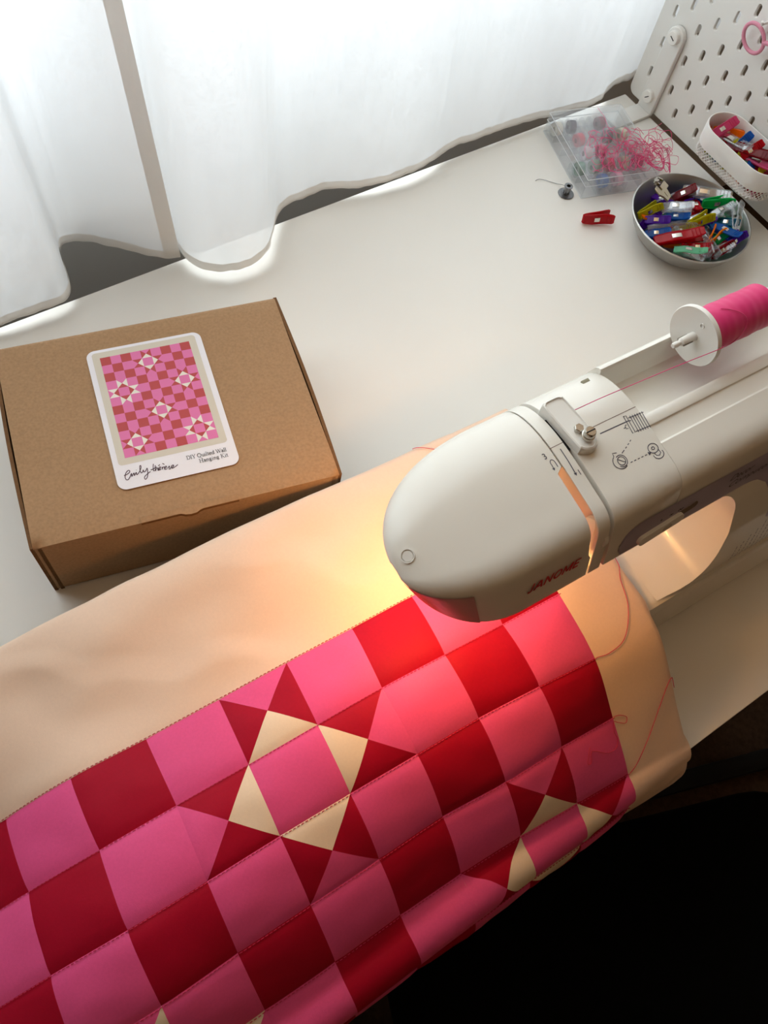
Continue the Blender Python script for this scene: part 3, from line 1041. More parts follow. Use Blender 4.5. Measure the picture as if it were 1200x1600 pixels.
# face cover with the domed end; its right edge leaves the thread slot
SE = -0.0068
ss = [SE, SE - 0.0004, SE - 0.004, -0.016, -0.025]
k = 0
while ss[-1] > TIP + 0.0005:
    t = (ss[-1] - TIP)
    ss.append(ss[-1] - max(min(0.006, t * 0.14), 0.00035))
rings = [cap_ring(s) for s in ss]
def slot_cut(n, z):
    if n < 0.0085 and z > 0.226:
        return -0.0053
    if n < 0.0085:
        return -0.0053 * max(0.22, (z - 0.19) / 0.036 if z > 0.213 else 0.22)
    return 0.0
for k in (0, 1, 2):
    for j, (n, z) in enumerate(RING):
        p = rings[k][j]
        rings[k][j] = V(p.x + slot_cut(n, z) * (1 if k < 2 else 0.55), p.y, p.z - (0.0006 if k == 0 else 0))
cover = loft('face_cover', rings, M_plastic, (False, True), 0.0022, auto=50)
bf = [p for p in sring(-0.033, -0.0045) if p.z > 0.203]  # added unseen baffle, shades the thread slot from direct lamp light
obj('added_light_baffle', bf + [p + V(0.002, 0, 0) for p in bf], [tuple(range(len(bf))), tuple(range(len(bf), 2 * len(bf)))[::-1]] +
    [(j, (j + 1) % len(bf), len(bf) + (j + 1) % len(bf), len(bf) + j) for j in range(len(bf))], M_plastic_m, sm, smooth=False)
# narrow strip between the two thread slots
strip = loft('thread_strip', [sring(-0.0062, -0.0006), sring(-0.0058), sring(0.0042), sring(0.0046, -0.0006)], M_plastic, (False, False), 0.009, auto=50)
jb = [j for j, (n, z) in enumerate(RING) if n > 0.0095 or z < 0.21 and n > 0.05]
loft('added_seam_light_stop', [[sring(-0.0115, -0.0032)[j] for j in jb], [sring(0.0060, -0.0032)[j] for j in jb]], M_plastic, (False, False), 0, auto=50)  # added hidden strip, stops lamp light leaking through the seam
loft('added_slot_light_stop', [sring(0.0020, -0.0050), sring(0.0100, -0.0050)], M_plastic, (False, False), 0, auto=50)  # added hidden strip, blocks lamp light under the slot beside the arm
# arm: short domed piece, then the part with the spool tray
TS = 0.0690
NTOP = [j for j, (n, z) in enumerate(RING)]
arm = loft('arm', [sring(0.0074, -0.0008), sring(0.0080), sring(0.02), sring(0.04), sring(TS - 0.001), sring(TS, -0.0006)], M_plastic, (True, True), 0, auto=40)
front = [(n, z) for (n, z) in RING if n < -0.0068 and z < 0.2455]
tray = front + [(-0.0066, 0.2452), (-0.0058, 0.2449), (-0.0052, 0.2441), (-0.0044, 0.2440), (0.0070, 0.2450), (0.0076, 0.2452), (0.0080, 0.2464), (0.0086, 0.2467), (0.0158, 0.2470), (0.0166, 0.2466),
        (0.0172, 0.2440), (0.0180, 0.2330), (0.0205, 0.2265), (0.0260, 0.2235), (0.0360, 0.2222), (0.0470, 0.2228), (0.0550, 0.2262), (0.0590, 0.2330), (0.0607, 0.2425), (0.0612, 0.2447),
        (0.0620, 0.2455), (0.0640, 0.2450), (0.0665, 0.2425), (0.0700, 0.2330), (0.0735, 0.2200), (0.0745, 0.2050), (0.0738, 0.1900)]
ARM_END = 0.300
trings = [[V(s, n, z) for n, z in tray] for s in (TS - 0.0005, 0.10, 0.16, 0.22, 0.27)]
loft('spool_tray', trings, M_plastic, (True, True), 0, auto=35)
loft('arm_end', [sring(0.2695), sring(0.285), sring(0.297, -0.002), sring(0.300, -0.006)], M_plastic, (True, True), 0, auto=40)
# underside of the arm, pillar, base
rbox('arm_underside', (0.008, -0.0470, 0.1895), (0.299, 0.0730, 0.1915), 0.0, M_plastic, sm)
def s_left(z):
    if z < 0.125:
        q = (0.125 - z) / 0.0467
        return 0.142 - 0.052 * (1 - math.sqrt(max(0, 1 - min(q, 1) ** 2)))
    if z > 0.168:
        q = (z - 0.168) / 0.0225
        return 0.142 - 0.022 * (1 - math.sqrt(max(0, 1 - min(q, 1) ** 2)))
    return 0.142
zs = [0.0785 + (0.1905 - 0.0785) * (0.5 - 0.5 * math.cos(math.pi * k / 40)) for k in range(41)]
vs, fs = [], []
NC = 10
for z in zs:
    a = s_left(z)
    f = nf(z)
    for k in range(NC + 1):
        vs.append((a + (0.299 - a) * k / NC, f, z))
    vs.append((0.299, 0.074, z))
    vs.append((a, 0.074, z))
w_ = NC + 3
for r in range(len(zs) - 1):
    for k in range(w_):
        fs.append((r * w_ + k, r * w_ + (k + 1) % w_, (r + 1) * w_ + (k + 1) % w_, (r + 1) * w_ + k))
obj('pillar', vs, fs, M_plastic, sm, auto=35)
# base with its sloped front
bm = bmesh.new()
prof = [(-0.0865, 0.0015), (-0.0880, 0.004), (-0.0835, 0.064), (-0.0822, 0.072), (-0.0800, 0.0762), (-0.0755, 0.0783), (-0.0700, 0.0785), (0.088, 0.0785), (0.0905, 0.077), (0.092, 0.073), (0.092, 0.004), (0.0905, 0.0015)]
A = [bm.verts.new((-0.128, n, z)) for n, z in prof]
B = [bm.verts.new((0.299, n, z)) for n, z in prof]
for j in range(len(prof)):
    k = (j + 1) % len(prof)
    bm.faces.new((A[j], A[k], B[k], B[j]))
bm.faces.new(A[::-1]); bm.faces.new(B)
bm_obj('base', bm, M_plastic, sm, auto=35)
for sx in (-0.11, 0.28):
    for ny_ in (-0.07, 0.07):
        lathe('foot', [(0, 0), (0.009, 0), (0.010, 0.002), (0, 0.002)], M_blackm, sm, 12, Matrix.Translation((sx, ny_, 0)))
wheel = lathe('hand_wheel', [(0, 0), (0.030, 0), (0.034, 0.003), (0.034, 0.020), (0.030, 0.023), (0, 0.023)], M_plastic, sm, 32,
              Matrix.Translation((0.300, 0.012, 0.205)) @ Matrix.Rotation(math.radians(90), 4, 'Y'))
# needle side, under the head
lathe('presser_bar', [(0, 0.105), (0.003, 0.105), (0.003, 0.225), (0, 0.225)], M_steel, sm, 12, Matrix.Translation((-0.047, 0.018, 0)))
lathe('needle_bar', [(0, 0.130), (0.0032, 0.130), (0.0032, 0.225), (0, 0.225)], M_steel, sm, 12, Matrix.Translation((-0.047, 0.004, 0)))
lathe('needle', [(0, 0.092), (0.0008, 0.098), (0.0010, 0.130), (0, 0.130)], M_steel, sm, 8, Matrix.Translation((-0.047, 0.004, 0)))
pf = bmesh.new()
add_box(pf, (-0.055, -0.012, 0.0935), (-0.049, 0.016, 0.0955), 0.0005)
add_box(pf, (-0.045, -0.012, 0.0935), (-0.039, 0.016, 0.0955), 0.0005)
add_box(pf, (-0.055, 0.008, 0.0935), (-0.039, 0.016, 0.108), 0.0006)
bm_obj('presser_foot', pf, M_steel, sm)
# lamp inside the head
lathe('lamp_bulb', [(0, -0.008), (0.004, -0.0075), (0.006, -0.004), (0.0062, 0.0), (0.005, 0.006), (0.004, 0.010), (0, 0.010)], glow_mat('lamp_glass', (255, 190, 110), 12.0), sm, 16,
      Matrix.Translation((-0.084, 0.012, 0.224)))
ld = bpy.data.lights.new('sewing_lamp', 'POINT')
ld.energy = 0.56
ld.color = (1.0, 0.50, 0.17)
ld.shadow_soft_size = 0.009
lo = bpy.data.objects.new('sewing_lamp', ld)
link(lo, sm)
lo.location = (-0.088, 0.006, 0.206)
# tinted lamp window at the lower left of the face cover, and the round cap
vs, fs = [], []
wss = [-0.1015 - 0.0340 * k / 22 for k in range(23)]
WJ = 13
for s in wss:
    for j in range(WJ):
        p = cap_ring(s, 0.0)[j]
        q = p - V(-0.06, 0.004, 0.215)
        vs.append(p + q.normalized() * 0.0006)
for a in range(len(wss) - 1):
    for j in range(WJ - 1):
        fs.append((a * WJ + j, a * WJ + j + 1, (a + 1) * WJ + j + 1, (a + 1) * WJ + j))
obj('lamp_window', vs, fs, mat('smoked_rose_plastic', (190, 152, 150), 0.2), cover, auto=60)
# round cap on the left end: found by stepping the camera-side surface
from mathutils.bvhtree import BVHTree
bvh = BVHTree.FromPolygons([v.co.copy() for v in cover.data.vertices], [tuple(p.vertices) for p in cover.data.polygons])
cp, nrm, _i, _d = bvh.ray_cast(ml(CAM_C), ml_dir(ray(637, 869)).normalized())
if cp is None:
    cp, nrm = V(-0.1265, 0.0095, 0.2215), V(-0.93, -0.02, -0.25).normalized()
if nrm.dot(ml_dir(ray(637, 869))) > 0:
    nrm = -nrm
cp = cp - nrm * 0.0010
ax = nrm.to_track_quat('Z', 'Y').to_matrix().to_4x4()
lathe('screw_cap', [(0, 0.0014), (0.0034, 0.0014), (0.0036, 0.0009), (0.0041, 0.0006), (0.0041, 0.0018), (0.0046, 0.0018), (0.0048, -0.002)], M_plastic_m, cover, 24,
      Matrix.Translation(cp) @ ax)
# seam lines on top
M_seam = mat('seam_shadow', (120, 100, 90), 0.8)
def on_top(s, n, dz=0.00015):
    return V(s, n, top_z(n) + dz)
bm = bmesh.new()
add_ribbon(bm, [(-0.0066, 0.0242), (0.0043, 0.0242)], 0.0005, on_top)
add_ribbon(bm, [(0.0240, 0.0245), (0.046, 0.0243), (0.0685, 0.0240)], 0.0005, on_top)
bm_obj('seam_line', bm, M_seam, arm, False)
rbox('square_socket', (0.0515, 0.0578, 0.2405), (0.0580, 0.0618, 0.2428), 0.0003, mat('olive_recess', (150, 145, 120), 0.6), arm)
# take-up guide plate with its nut and knurled screw
g = [p for p in rrect(0.0020, 0.0060, 0.0205, 0.0512, 0.0040, 5)]
gp = [(0.0215, 0.0150), (0.0195, 0.047), (0.0180, 0.0500), (0.0150, 0.0515), (0.0050, 0.0515), (0.0025, 0.0500), (0.0015, 0.0460), (0.0035, 0.0130), (0.0050, 0.0095), (0.0080, 0.0070), (0.0130, 0.0058),
      (0.0180, 0.0075), (0.0205, 0.0110)]
gp = [(q.x, q.y) for q in spline([V(*p) for p in gp], 3, True)]
bm = bmesh.new()
lv = [(1.02, 0.2460), (1.0, 0.2590), (0.96, 0.2612), (0.86, 0.2618), (0.80, 0.2606)]
cx, cy = 0.0112, 0.0290
rr = []
for sc_, z in lv:
    rr.append([bm.verts.new((cx + (x - cx) * sc_, cy + (y - cy) * (1 - (1 - sc_) * 0.45), z)) for x, y in gp])
for A_, B_ in zip(rr, rr[1:]):
    for j in range(len(gp)):
        bm.faces.new((A_[j], A_[(j + 1) % len(gp)], B_[(j + 1) % len(gp)], B_[j]))
bm.faces.new(rr[-1])
guide = bm_obj('thread_guide', bm, M_plastic_m, sm, auto=35)
guide.location = (0.0045, 0.0030, -0.0072)
lathe('thread_screw', [(0, 0.0092), (0.0034, 0.0092), (0.0040, 0.0085), (0.0041, 0.0055), (0.0036, 0.0052), (0.0036, 0.0044), (0.0046, 0.0042), (0.0046, 0.0030), (0.0034, 0.0022), (0.0034, 0), (0, 0)], M_steel, guide, 28,
      Matrix.Translation((0.0140, 0.0150, 0.2600)))
rbox('screw_slot', (0.0105, 0.0146, 0.2690), (0.0175, 0.0154, 0.26935), 0.0, M_black, guide)
lathe('hex_nut', [(0, 0.0030), (0.0030, 0.0030), (0.0034, 0.0026), (0.0034, 0), (0, 0)], M_steel, guide, 6, Matrix.Translation((0.0125, 0.0228, 0.2608)))
rbox('lever_slot_shade', (0.0048, 0.018, 0.2380), (0.0072, 0.045, 0.2470), 0.0, M_black, arm)  # black box stands in for the shade inside the slot

# printed threading marks on top
bm = bmesh.new()
def stroke(pts, wd=0.0006):
    add_ribbon(bm, pts, wd, on_top)
def head(p, d, sz=0.0022):
    d = V(*d).normalized()
    q = V(*p)
    nr = V(-d.y, d.x)
    vv = [bm.verts.new(on_top(*(q + d * sz))), bm.verts.new(on_top(*(q + nr * sz * 0.55))), bm.verts.new(on_top(*(q - nr * sz * 0.55)))]
    bm.faces.new(vv)
stroke([(-0.0003, 0.0210), (-0.0006, 0.0110), (-0.0012, 0.0018)], 0.0007)
head((-0.0012, 0.0020), (-0.04, -1))
bm_obj('printed_arrow', bm, M_ink, arm, False); bm = bmesh.new()
stroke(arc(-0.0110, 0.0145, 0.0017, 0.0025, 0, 200, 10)[0:], 0.0006)
stroke([(-0.0093, 0.0145), (-0.0095, 0.0108)], 0.0006)
stroke([(-0.0126, 0.0138), (-0.0129, 0.0112)], 0.0006)
head((-0.0129, 0.0114), (-0.05, -1), 0.0020)
bm_obj('printed_return_arrow', bm, M_ink, arm, False); bm = bmesh.new()
stroke([(0.0320, 0.0180), (0.0450, 0.0176), (0.0570, 0.0172), (0.0585, 0.0165)], 0.0008)
bm_obj('printed_thread_line', bm, M_ink, arm, False); bm = bmesh.new()
# spool symbol
stroke([(0.0555, 0.0215), (0.0575, 0.0212), (0.0560, 0.0080), (0.0538, 0.0080), (0.0555, 0.0215)])
for k in range(6):
    x = 0.0600 + 0.0020 * k
    stroke([(x, 0.0200 - 0.0002 * k), (x - 0.0016, 0.0070 - 0.0002 * k)], 0.0006)
stroke([(0.0580, 0.0190), (0.0710, 0.0180)]); stroke([(0.0566, 0.0082), (0.0690, 0.0074)])
stroke([(0.0536, 0.0155), (0.0520, 0.0150), (0.0516, 0.0128), (0.0532, 0.0125)]); stroke([(0.0518, 0.0140), (0.0500, 0.0138)])
bm_obj('printed_spool_symbol', bm, M_ink, arm, False); bm = bmesh.new()
for a, b in (((0.0494, 0.0047), (0.0480, 0.0040)), ((0.0466, 0.0032), (0.0450, 0.0026)), ((0.0436, 0.0019), (0.0420, 0.0012)), ((0.0405, 0.0006), (0.0375, -0.0006))):
    stroke([a, b])
bm_obj('printed_dashes', bm, M_ink, arm, False); bm = bmesh.new()
stroke(circle2(0.0340, -0.0050, 0.0042, 20, -140, 120)); stroke(circle2(0.0340, -0.0050, 0.0030, 18))
stroke([(0.0318, -0.0030), (0.0362, -0.0070)]); stroke(arc(0.0330, -0.0050, 0.0056, 0.0052, 120, 300, 14)); stroke([(0.0305, -0.0005), (0.0312, 0.0022), (0.0342, 0.0012)])
bm_obj('printed_tension_symbol', bm, M_ink, arm, False); bm = bmesh.new()
for k in range(5):
    a = V(0.0392, -0.0088) + V(0.0158, -0.0004) * (k / 5.0)
    stroke([(a.x, a.y), (a.x + 0.0018, a.y)])
head((0.0550, -0.0092), (1, -0.02), 0.0026)
bm_obj('printed_dashed_arrow', bm, M_ink, arm, False); bm = bmesh.new()
stroke(arc(0.0606, -0.0072, 0.0040, 0.0034, 0, 360, 20)); stroke(arc(0.0606, -0.0072, 0.0012, 0.0010, 0, 360, 12)); stroke(arc(0.0618, -0.0122, 0.0042, 0.0034, -190, 20, 16))
stroke([(0.0592, -0.0100), (0.0598, -0.0126), (0.0620, -0.0134), (0.0640, -0.0120), (0.0636, -0.0096)])
bm_obj('printed_bobbin_symbol', bm, M_ink, arm, False)
def top_text(body, s, n, size, shear=0):
    me = text_mesh(body, size, shear, 0.0)
    return me_obj('printed_digit', me, M_ink, arm, lambda c: on_top(s + c.x, n + c.y, 0.0002))
top_text('3', -0.0150, 0.0190, 0.0062)
top_text('1', 0.0004, -0.0008, 0.0058)

# front face: name, lilac panel, slider, lettering
def on_face(s, z, off=0.0003):
    return V(s, nf(z) - off, z + off * 0.25)
bm = bmesh.new()
JG = {'J': [[(.75, 1), (.75, .25), (.62, .08), (.35, .08), (.12, .22)]],
      'A': [[(.02, 0), (.46, .95)], [(.54, .95), (.98, 0)], [(.25, .32), (.75, .32)]],
      'N': [[(.10, 0), (.10, 1)], [(.10, .92), (.90, .08)], [(.90, 0), (.90, 1)]],
      'O': [arc(.5, .5, .42, .42, 0, 360, 20)],
      'M': [[(.08, 0), (.08, 1)], [(.08, .92), (.5, .18)], [(.5, .18), (.92, .92)], [(.92, 0), (.92, 1)]],
      'E': [[(.12, 0), (.12, 1)], [(.12, .92), (.92, .92)], [(.12, .5), (.85, .5)], [(.12, .08), (.92, .08)]]}
xx = -0.0632
for c_, wd in zip('JANOME', (0.0046, 0.0066, 0.0062, 0.0066, 0.0076, 0.0054)):
    for pl in JG[c_]:
        add_ribbon(bm, [(xx + q[0] * wd + 0.0022 * q[1], 0.2092 + q[1] * 0.0084) for q in pl], 0.00165, lambda a_, b_: on_face(a_, b_, 0.0009))
    xx += wd + 0.0013
bm_obj('name_lettering', bm, M_redink, cover, False)
PP_ = [(0.0214, 0.1915), (0.0196, 0.1965), (0.0192, 0.2025), (0.0215, 0.2105), (0.0275, 0.2160), (0.0370, 0.2187), (0.052, 0.2190), (0.10, 0.2185), (0.16, 0.2180), (0.295, 0.2180)]
up = [(q.x, q.y) for q in spline([V(*p) for p in PP_], 4)]
lowb = [(0.295, 0.135), (0.19, 0.135), (0.1865, 0.1375), (0.1845, 0.150), (0.1800, 0.168), (0.1720, 0.182), (0.1600, 0.1900), (0.1450, 0.1920), (0.0226, 0.1915)]
vs, fs = [], []
ncol = 60
for k in range(ncol + 1):
    s = 0.0192 + (0.295 - 0.0192) * (k / ncol) ** 1.3
    zt_ = interp(up[4:], s) if s > 0.0215 else 0.2030 + 0.0075 * (s - 0.0192) / 0.0023
    if s < 0.1450:
        zb_ = 0.1912 if s > 0.0226 else 0.1980 - 0.0068 * (s - 0.0192) / 0.0034
    else:
        zb_ = interp([(0.1450, 0.1912), (0.1600, 0.1890), (0.1720, 0.181), (0.1800, 0.168), (0.1845, 0.150), (0.1870, 0.1375), (0.192, 0.1350), (0.3, 0.1350)], s)
    for j in range(9):
        z = zb_ + (zt_ - zb_) * j / 8
        vs.append(on_face(s, z, 0.0006 if 0 < j < 8 else 0.0002))
for k in range(ncol):
    for j in range(8):
        fs.append((k * 9 + j, k * 9 + j + 1, (k + 1) * 9 + j + 1, (k + 1) * 9 + j))
panel = obj('control_panel', vs, fs, M_panel, sm, auto=60)
panel['label'] = 'lilac control panel along the front of the arm'
def face_plate(name, pts, h0, h1, m, parent):
    P = pts
    n = len(P)
    vs = [on_face(x, z, h0) for x, z in P] + [on_face(x, z, h1) for x, z in P]
    fs = [(j, (j + 1) % n, n + (j + 1) % n, n + j) for j in range(n)] + [tuple(range(n, 2 * n))]
    return obj(name, vs, fs, m, parent, auto=30)
def capsule(x0, z0, x1, z1, r, n=8):
    d = V(x1 - x0, z1 - z0)
    a = math.degrees(math.atan2(d.y, d.x))
    return arc(x1, z1, r, r, a - 90, a + 90, n) + arc(x0, z0, r, r, a + 90, a + 270, n)
face_plate('slider_groove', capsule(0.046, 0.1985, 0.090, 0.2035, 0.0030), 0.0006, 0.0009, mat('groove_shade', (120, 104, 90), 0.7), panel)
face_plate('speed_slider', capsule(0.040, 0.1976, 0.074, 0.2008, 0.0040), 0.0006, 0.0034, M_plastic_m, panel)
face_plate('slider_thumb_dip', capsule(0.0600, 0.1985, 0.0640, 0.1989, 0.0024), 0.0034, 0.0036, mat('dip_shade', (206, 196, 180), 0.5), panel)
bm = bmesh.new()
for s0, ln in ((0.0560, 0.0012), (0.0645, 0.0030), (0.0725, 0.0050)):
    add_ribbon(bm, [(s0, 0.2068), (s0 + ln * .3, 0.2084), (s0 + ln * .6, 0.2070), (s0 + ln, 0.2082)], 0.0010, lambda a, b: on_face(a, b, 0.0008))
bm_obj('slider_marks', bm, M_black, panel, False)
def face_text(body, s, z, wid, hei, shear, m, parent):
    me = text_mesh(body, 1.0, shear, 0.0)
    xs = [v.co.x for v in me.vertices]; ys = [v.co.y for v in me.vertices]
    a0, a1, b1 = min(xs), max(xs), max(ys)
    me_obj('script_lettering', me, m, parent, lambda c: on_face(s + (c.x - a0) / (a1 - a0) * wid, z + c.y / 0.73 * hei, 0.0015))
M_script = mat('script_ink', (52, 46, 54), 0.6)
face_text('Decor', 0.1215, 0.2095, 0.0250, 0.0056, 0.55, M_script, panel)
face_text('Computer', 0.1235, 0.2018, 0.0440, 0.0056, 0.55, M_script, panel)
face_plate('display_block', rrect(0.196, 0.140, 0.285, 0.186, 0.006, 5), 0.0006, 0.0060, mat('blue_grey_buttons', (140, 142, 158), 0.4), panel)
# stitch chart printed on the pillar
bm = bmesh.new()
random.seed(3)
for k in range(17):
    s = 0.166 + 0.0062 * k
    z = 0.092 + 0.0015 * (k % 2)
    zmax = min(0.150, 0.112 + 0.0045 * k) if k < 10 else 0.130
    while z < zmax:
        ln = random.uniform(0.0012, 0.0040)
        if k % 2:
            add_ribbon(bm, [(s, z), (s + random.uniform(-.001, .001), z + ln * .5), (s, z + ln)], 0.0010, lambda a, b: on_face(a, b, 0.0010))
        else:
            add_ribbon(bm, [(s, z), (s, z + ln)], 0.0009, lambda a, b: on_face(a, b, 0.0010))
        z += ln + random.uniform(0.0008, 0.002)
tag(bm_obj('stitch_chart', bm, M_ink, sm, False), kind='stuff')
# tension dial peeping from the slot
lathe('tension_dial', [(0, -0.0022), (0.0105, -0.0022), (0.0115, -0.0016), (0.0115, 0.0016), (0.0105, 0.0022), (0, 0.0022)], M_plastic_m, sm, 36,
      Matrix.Translation((0.0030, -0.0318, 0.2160)) @ Matrix.Rotation(math.radians(90), 4, 'Y'))

# spool pin, cap and the thread from the spool
AX, AN, AZ = 0.136, 0.0472, 0.2628
RY = Matrix.Rotation(math.radians(90), 4, 'Y')
lathe('spool_pin', [(0, -0.0205), (0.0016, -0.0205), (0.0022, -0.0190), (0.0022, -0.0160), (0.0017, -0.0150), (0.0017, -0.0135), (0.0030, -0.0125), (0.0034, -0.004), (0.0034, 0.115), (0, 0.115)], M_plastic_m, sm, 16,
      Matrix.Translation((AX, AN, AZ)) @ RY)
rbox('pin_slit', (AX - 0.0128, AN - 0.0036, AZ - 0.0006), (AX - 0.004, AN + 0.0036, AZ + 0.0006), 0, mat('slit_shade', (120, 112, 100), .7), sm)
scap = lathe('spool_cap', [(0.0034, -0.0002), (0.0208, -0.0002), (0.0222, -0.0006), (0.0228, 0.0004), (0.0228, 0.0026), (0.0220, 0.0034), (0.012, 0.0034), (0.009, 0.009), (0.0034, 0.010)], M_plastic_m, sm, 56,
             Matrix.Translation((AX, AN, AZ)) @ RY)
lathe('moulding_dot', [(0.0012, -0.0006), (0.0018, -0.0008), (0.0020, -0.0001)], M_plastic_m, scap, 16, Matrix.Translation((AX, AN - 0.0012, AZ + 0.0125)) @ RY)
lathe('pin_holder', [(0, 0.0), (0.010, 0.0), (0.010, 0.014), (0, 0.014)], M_plastic_m, sm, 24, Matrix.Translation((0.262, AN, AZ)) @ RY)
# ------------------------------------------------------------------ spool of pink thread
spo = empty('thread_spool', 'spool wound with hot pink thread on the sewing machine', 'thread spool', MO, MR)
prof = [(0.0040, 0.006), (0.0150, 0.0062)]
for k in range(60):
    h = 0.0066 + 0.058 * k / 59
    r = 0.0165 + 0.00008 * math.sin(h * 900) + 0.00022 * math.sin(h * 310 + 1)
    prof.append((r, h))
prof += [(0.0150, 0.0652), (0.0040, 0.0656)]
lathe('wound_thread', prof, M_thread, spo, 48, Matrix.Translation((AX, AN, AZ)) @ RY, auto=60)
lathe('spool_core', [(0.0038, 0.004), (0.0085, 0.004), (0.0085, 0.080), (0.0095, 0.081), (0.0095, 0.083), (0.0038, 0.083)], M_plastic_m, spo, 24, Matrix.Translation((AX, AN, AZ)) @ RY)
th = []
for k in range(12):        # the last turn leaving the spool
    g_ = math.radians(-10 + 9.5 * k)
    th.append(V(AX + 0.014 + 0.020 * math.sin(math.pi * (k + 1) / 13.5), AN - 0.0172 * math.sin(g_), AZ + 0.0172 * math.cos(g_)))
th += [V(AX + 0.003, AN - 0.0212, AZ + 0.0102), V(AX - 0.001, AN - 0.0216, AZ + 0.0106), V(0.105, 0.0296, 0.2690), V(0.075, 0.0333, 0.2640), V(0.045, 0.0370, 0.2588), V(0.0260, 0.0396, 0.2535), V(0.0215, 0.0402, 0.2522)]
th = [q for q in spline(th, 4)]
tube('thread_strand', th, 0.00028, M_thread, spo, 6)

# ------------------------------------------------------------------ pegboard (local: x along -world y, y up)
PBX = 0.004
pb = empty('pegboard', 'white slotted pegboard panel standing along the desk side', 'pegboard', (PBX, 0.0, 0.0045))
loops = [rrect(0.0, 0.0, 0.56, 0.56, 0.010, 6)]
YH, ZH = -0.0599, 0.0444
for h in range(-2, 25):
    for w_i in range(-1, 26):
        if (h + w_i) % 2:
            continue
        y = -(YH - 0.02 * h)
        z = ZH + 0.02 * w_i - 0.0045
        if not (0.012 < y < 0.55 and 0.012 < z < 0.55):
            continue
        lp_ = arc(y, z + 0.0046, 0.0034, 0.0034, 0, 180, 6) + arc(y, z - 0.0046, 0.0034, 0.0034, 180, 360, 6)
        loops.append(lp_)
me = curve_mesh(loops, 0.0018, 0.0007)
me_obj('board', me, M_board, pb, lambda c: V(0.0025 - c.z, -c.x, c.y), True, 40)
# angled bracket screwed to the board, its foot on the desk
br = empty('bracket', 'white L-shaped plastic bracket screwed to the pegboard with two slotted screws', 'bracket', (0.0, -0.0385, 0.0))
bm = bmesh.new()
out = [(-0.0125, 0.0045), (0.0125, 0.0045)] + arc(0.0, 0.1040, 0.0125, 0.0125, 0, 180, 10)
A = [bm.verts.new((0.0030, y, z)) for y, z in out]
B = [bm.verts.new((-0.0022, y, z)) for y, z in out]
B2 = [bm.verts.new((-0.0030, y * 0.93, 0.0045 if z < 0.005 else (z - 0.1040) * 0.93 + 0.1040)) for y, z in out]
n = len(out)
for j in range(n):
    k = (j + 1) % n
    bm.faces.new((A[j], A[k], B[k], B[j]))
    bm.faces.new((B[j], B[k], B2[k], B2[j]))
bm.faces.new(B2)
bm_obj('upright', bm, M_board, br, auto=35)
rbox('foot', (-0.062, -0.0125, 0.0), (0.0028, 0.0125, 0.0045), 0.0009, M_board, br)
for z in (0.1044, 0.0244):
    sc_ = lathe('screw', [(0, 0.0050), (0.0072, 0.0050), (0.0080, 0.0042), (0.0082, 0)], M_plastic_m, br, 28, Matrix.Translation((-0.0030, 0, z)) @ Matrix.Rotation(math.radians(-90), 4, 'Y'))
    rbox('screw_slot', (-0.0084, -0.0034, z - 0.0005), (-0.0079, 0.0034, z + 0.0005), 0, M_black, sc_,
         mtx=Matrix.Translation((0, 0, z)) @ Matrix.Rotation(math.radians(24 if z > .05 else -44), 4, 'X') @ Matrix.Translation((0, 0, -z)))

# ------------------------------------------------------------------ pink scissors hung on the pegboard
M_scis = mat('pink_plastic', (214, 138, 160), 0.4)
sx = empty('scissors', 'small scissors with pink plastic loop handles hanging on the pegboard', 'scissors', (-0.006, -0.1365, 0.1655))
SCA = math.radians(62)
def pbp(h, v, d=0.0):
    h += 0.012
    return V(-d, -(h * math.cos(SCA) - v * math.sin(SCA)), h * math.sin(SCA) + v * math.cos(SCA))
loop1 = [(0.029 * 0 - 0.012 + 0.0150 * math.cos(a) * 0.86, 0.0 + 0.0160 * math.sin(a)) for a in [2 * math.pi * k / 28 for k in range(28)]]
tube('handle', [pbp(x, z + 0.25 * 0, 0.0) for x, z in loop1], 0.0022, M_scis, sx, 10, True)
tube('shank', [pbp(p[0], p[1]) for p in spline([V(-0.0035, -0.010), V(0.006, -0.018), V(0.016, -0.030), V(0.020, -0.044)], 5)], [0.0026] * 16, M_scis, sx, 10)
loop2 = [(0.034 + 0.0150 * math.cos(a) * 0.86, 0.0 + 0.0160 * math.sin(a)) for a in [2 * math.pi * k / 28 for k in range(28)]]
tube('handle', [pbp(x, z) for x, z in loop2], 0.0022, M_scis, sx, 10, True)
tube('shank', [pbp(p[0], p[1], 0.002) for p in spline([V(0.0262, -0.010), V(0.020, -0.018), V(0.013, -0.030), V(0.010, -0.044)], 5)], [0.0026] * 16, M_scis, sx, 10)
for d, x0, x1 in ((0.0008, 0.010, 0.016), (-0.0008, 0.020, 0.014)):
    bm = bmesh.new()
    vv = [bm.verts.new(pbp(*q)) for q in ((x0 - 0.003, -0.040, d), (x0 + 0.003, -0.040, d), (x1, -0.092, d))]
    v2 = [bm.verts.new(pbp(*q)) for q in ((x0 - 0.003, -0.040, d + 0.001), (x0 + 0.003, -0.040, d + 0.001), (x1, -0.092, d + 0.001))]
    bm.faces.new(vv); bm.faces.new(v2[::-1])
    for j in range(3):
        bm.faces.new((vv[j], vv[(j + 1) % 3], v2[(j + 1) % 3], v2[j]))
    bm_obj('blade', bm, M_steel, sx, False)
hk = empty('peg_hook', 'white peg in a pegboard slot carrying the pink scissors', 'hook', (PBX, -0.1399, 0.1844))
tube('prong', [V(0.004, 0, 0), V(-0.014, 0, 0), V(-0.016, 0, 0.004)], 0.0016, M_plastic_m, hk, 8)
rbox('hook_plate', (-0.0022, -0.004, -0.012), (0.0006, 0.004, 0.010), 0.0008, M_plastic_m, hk)

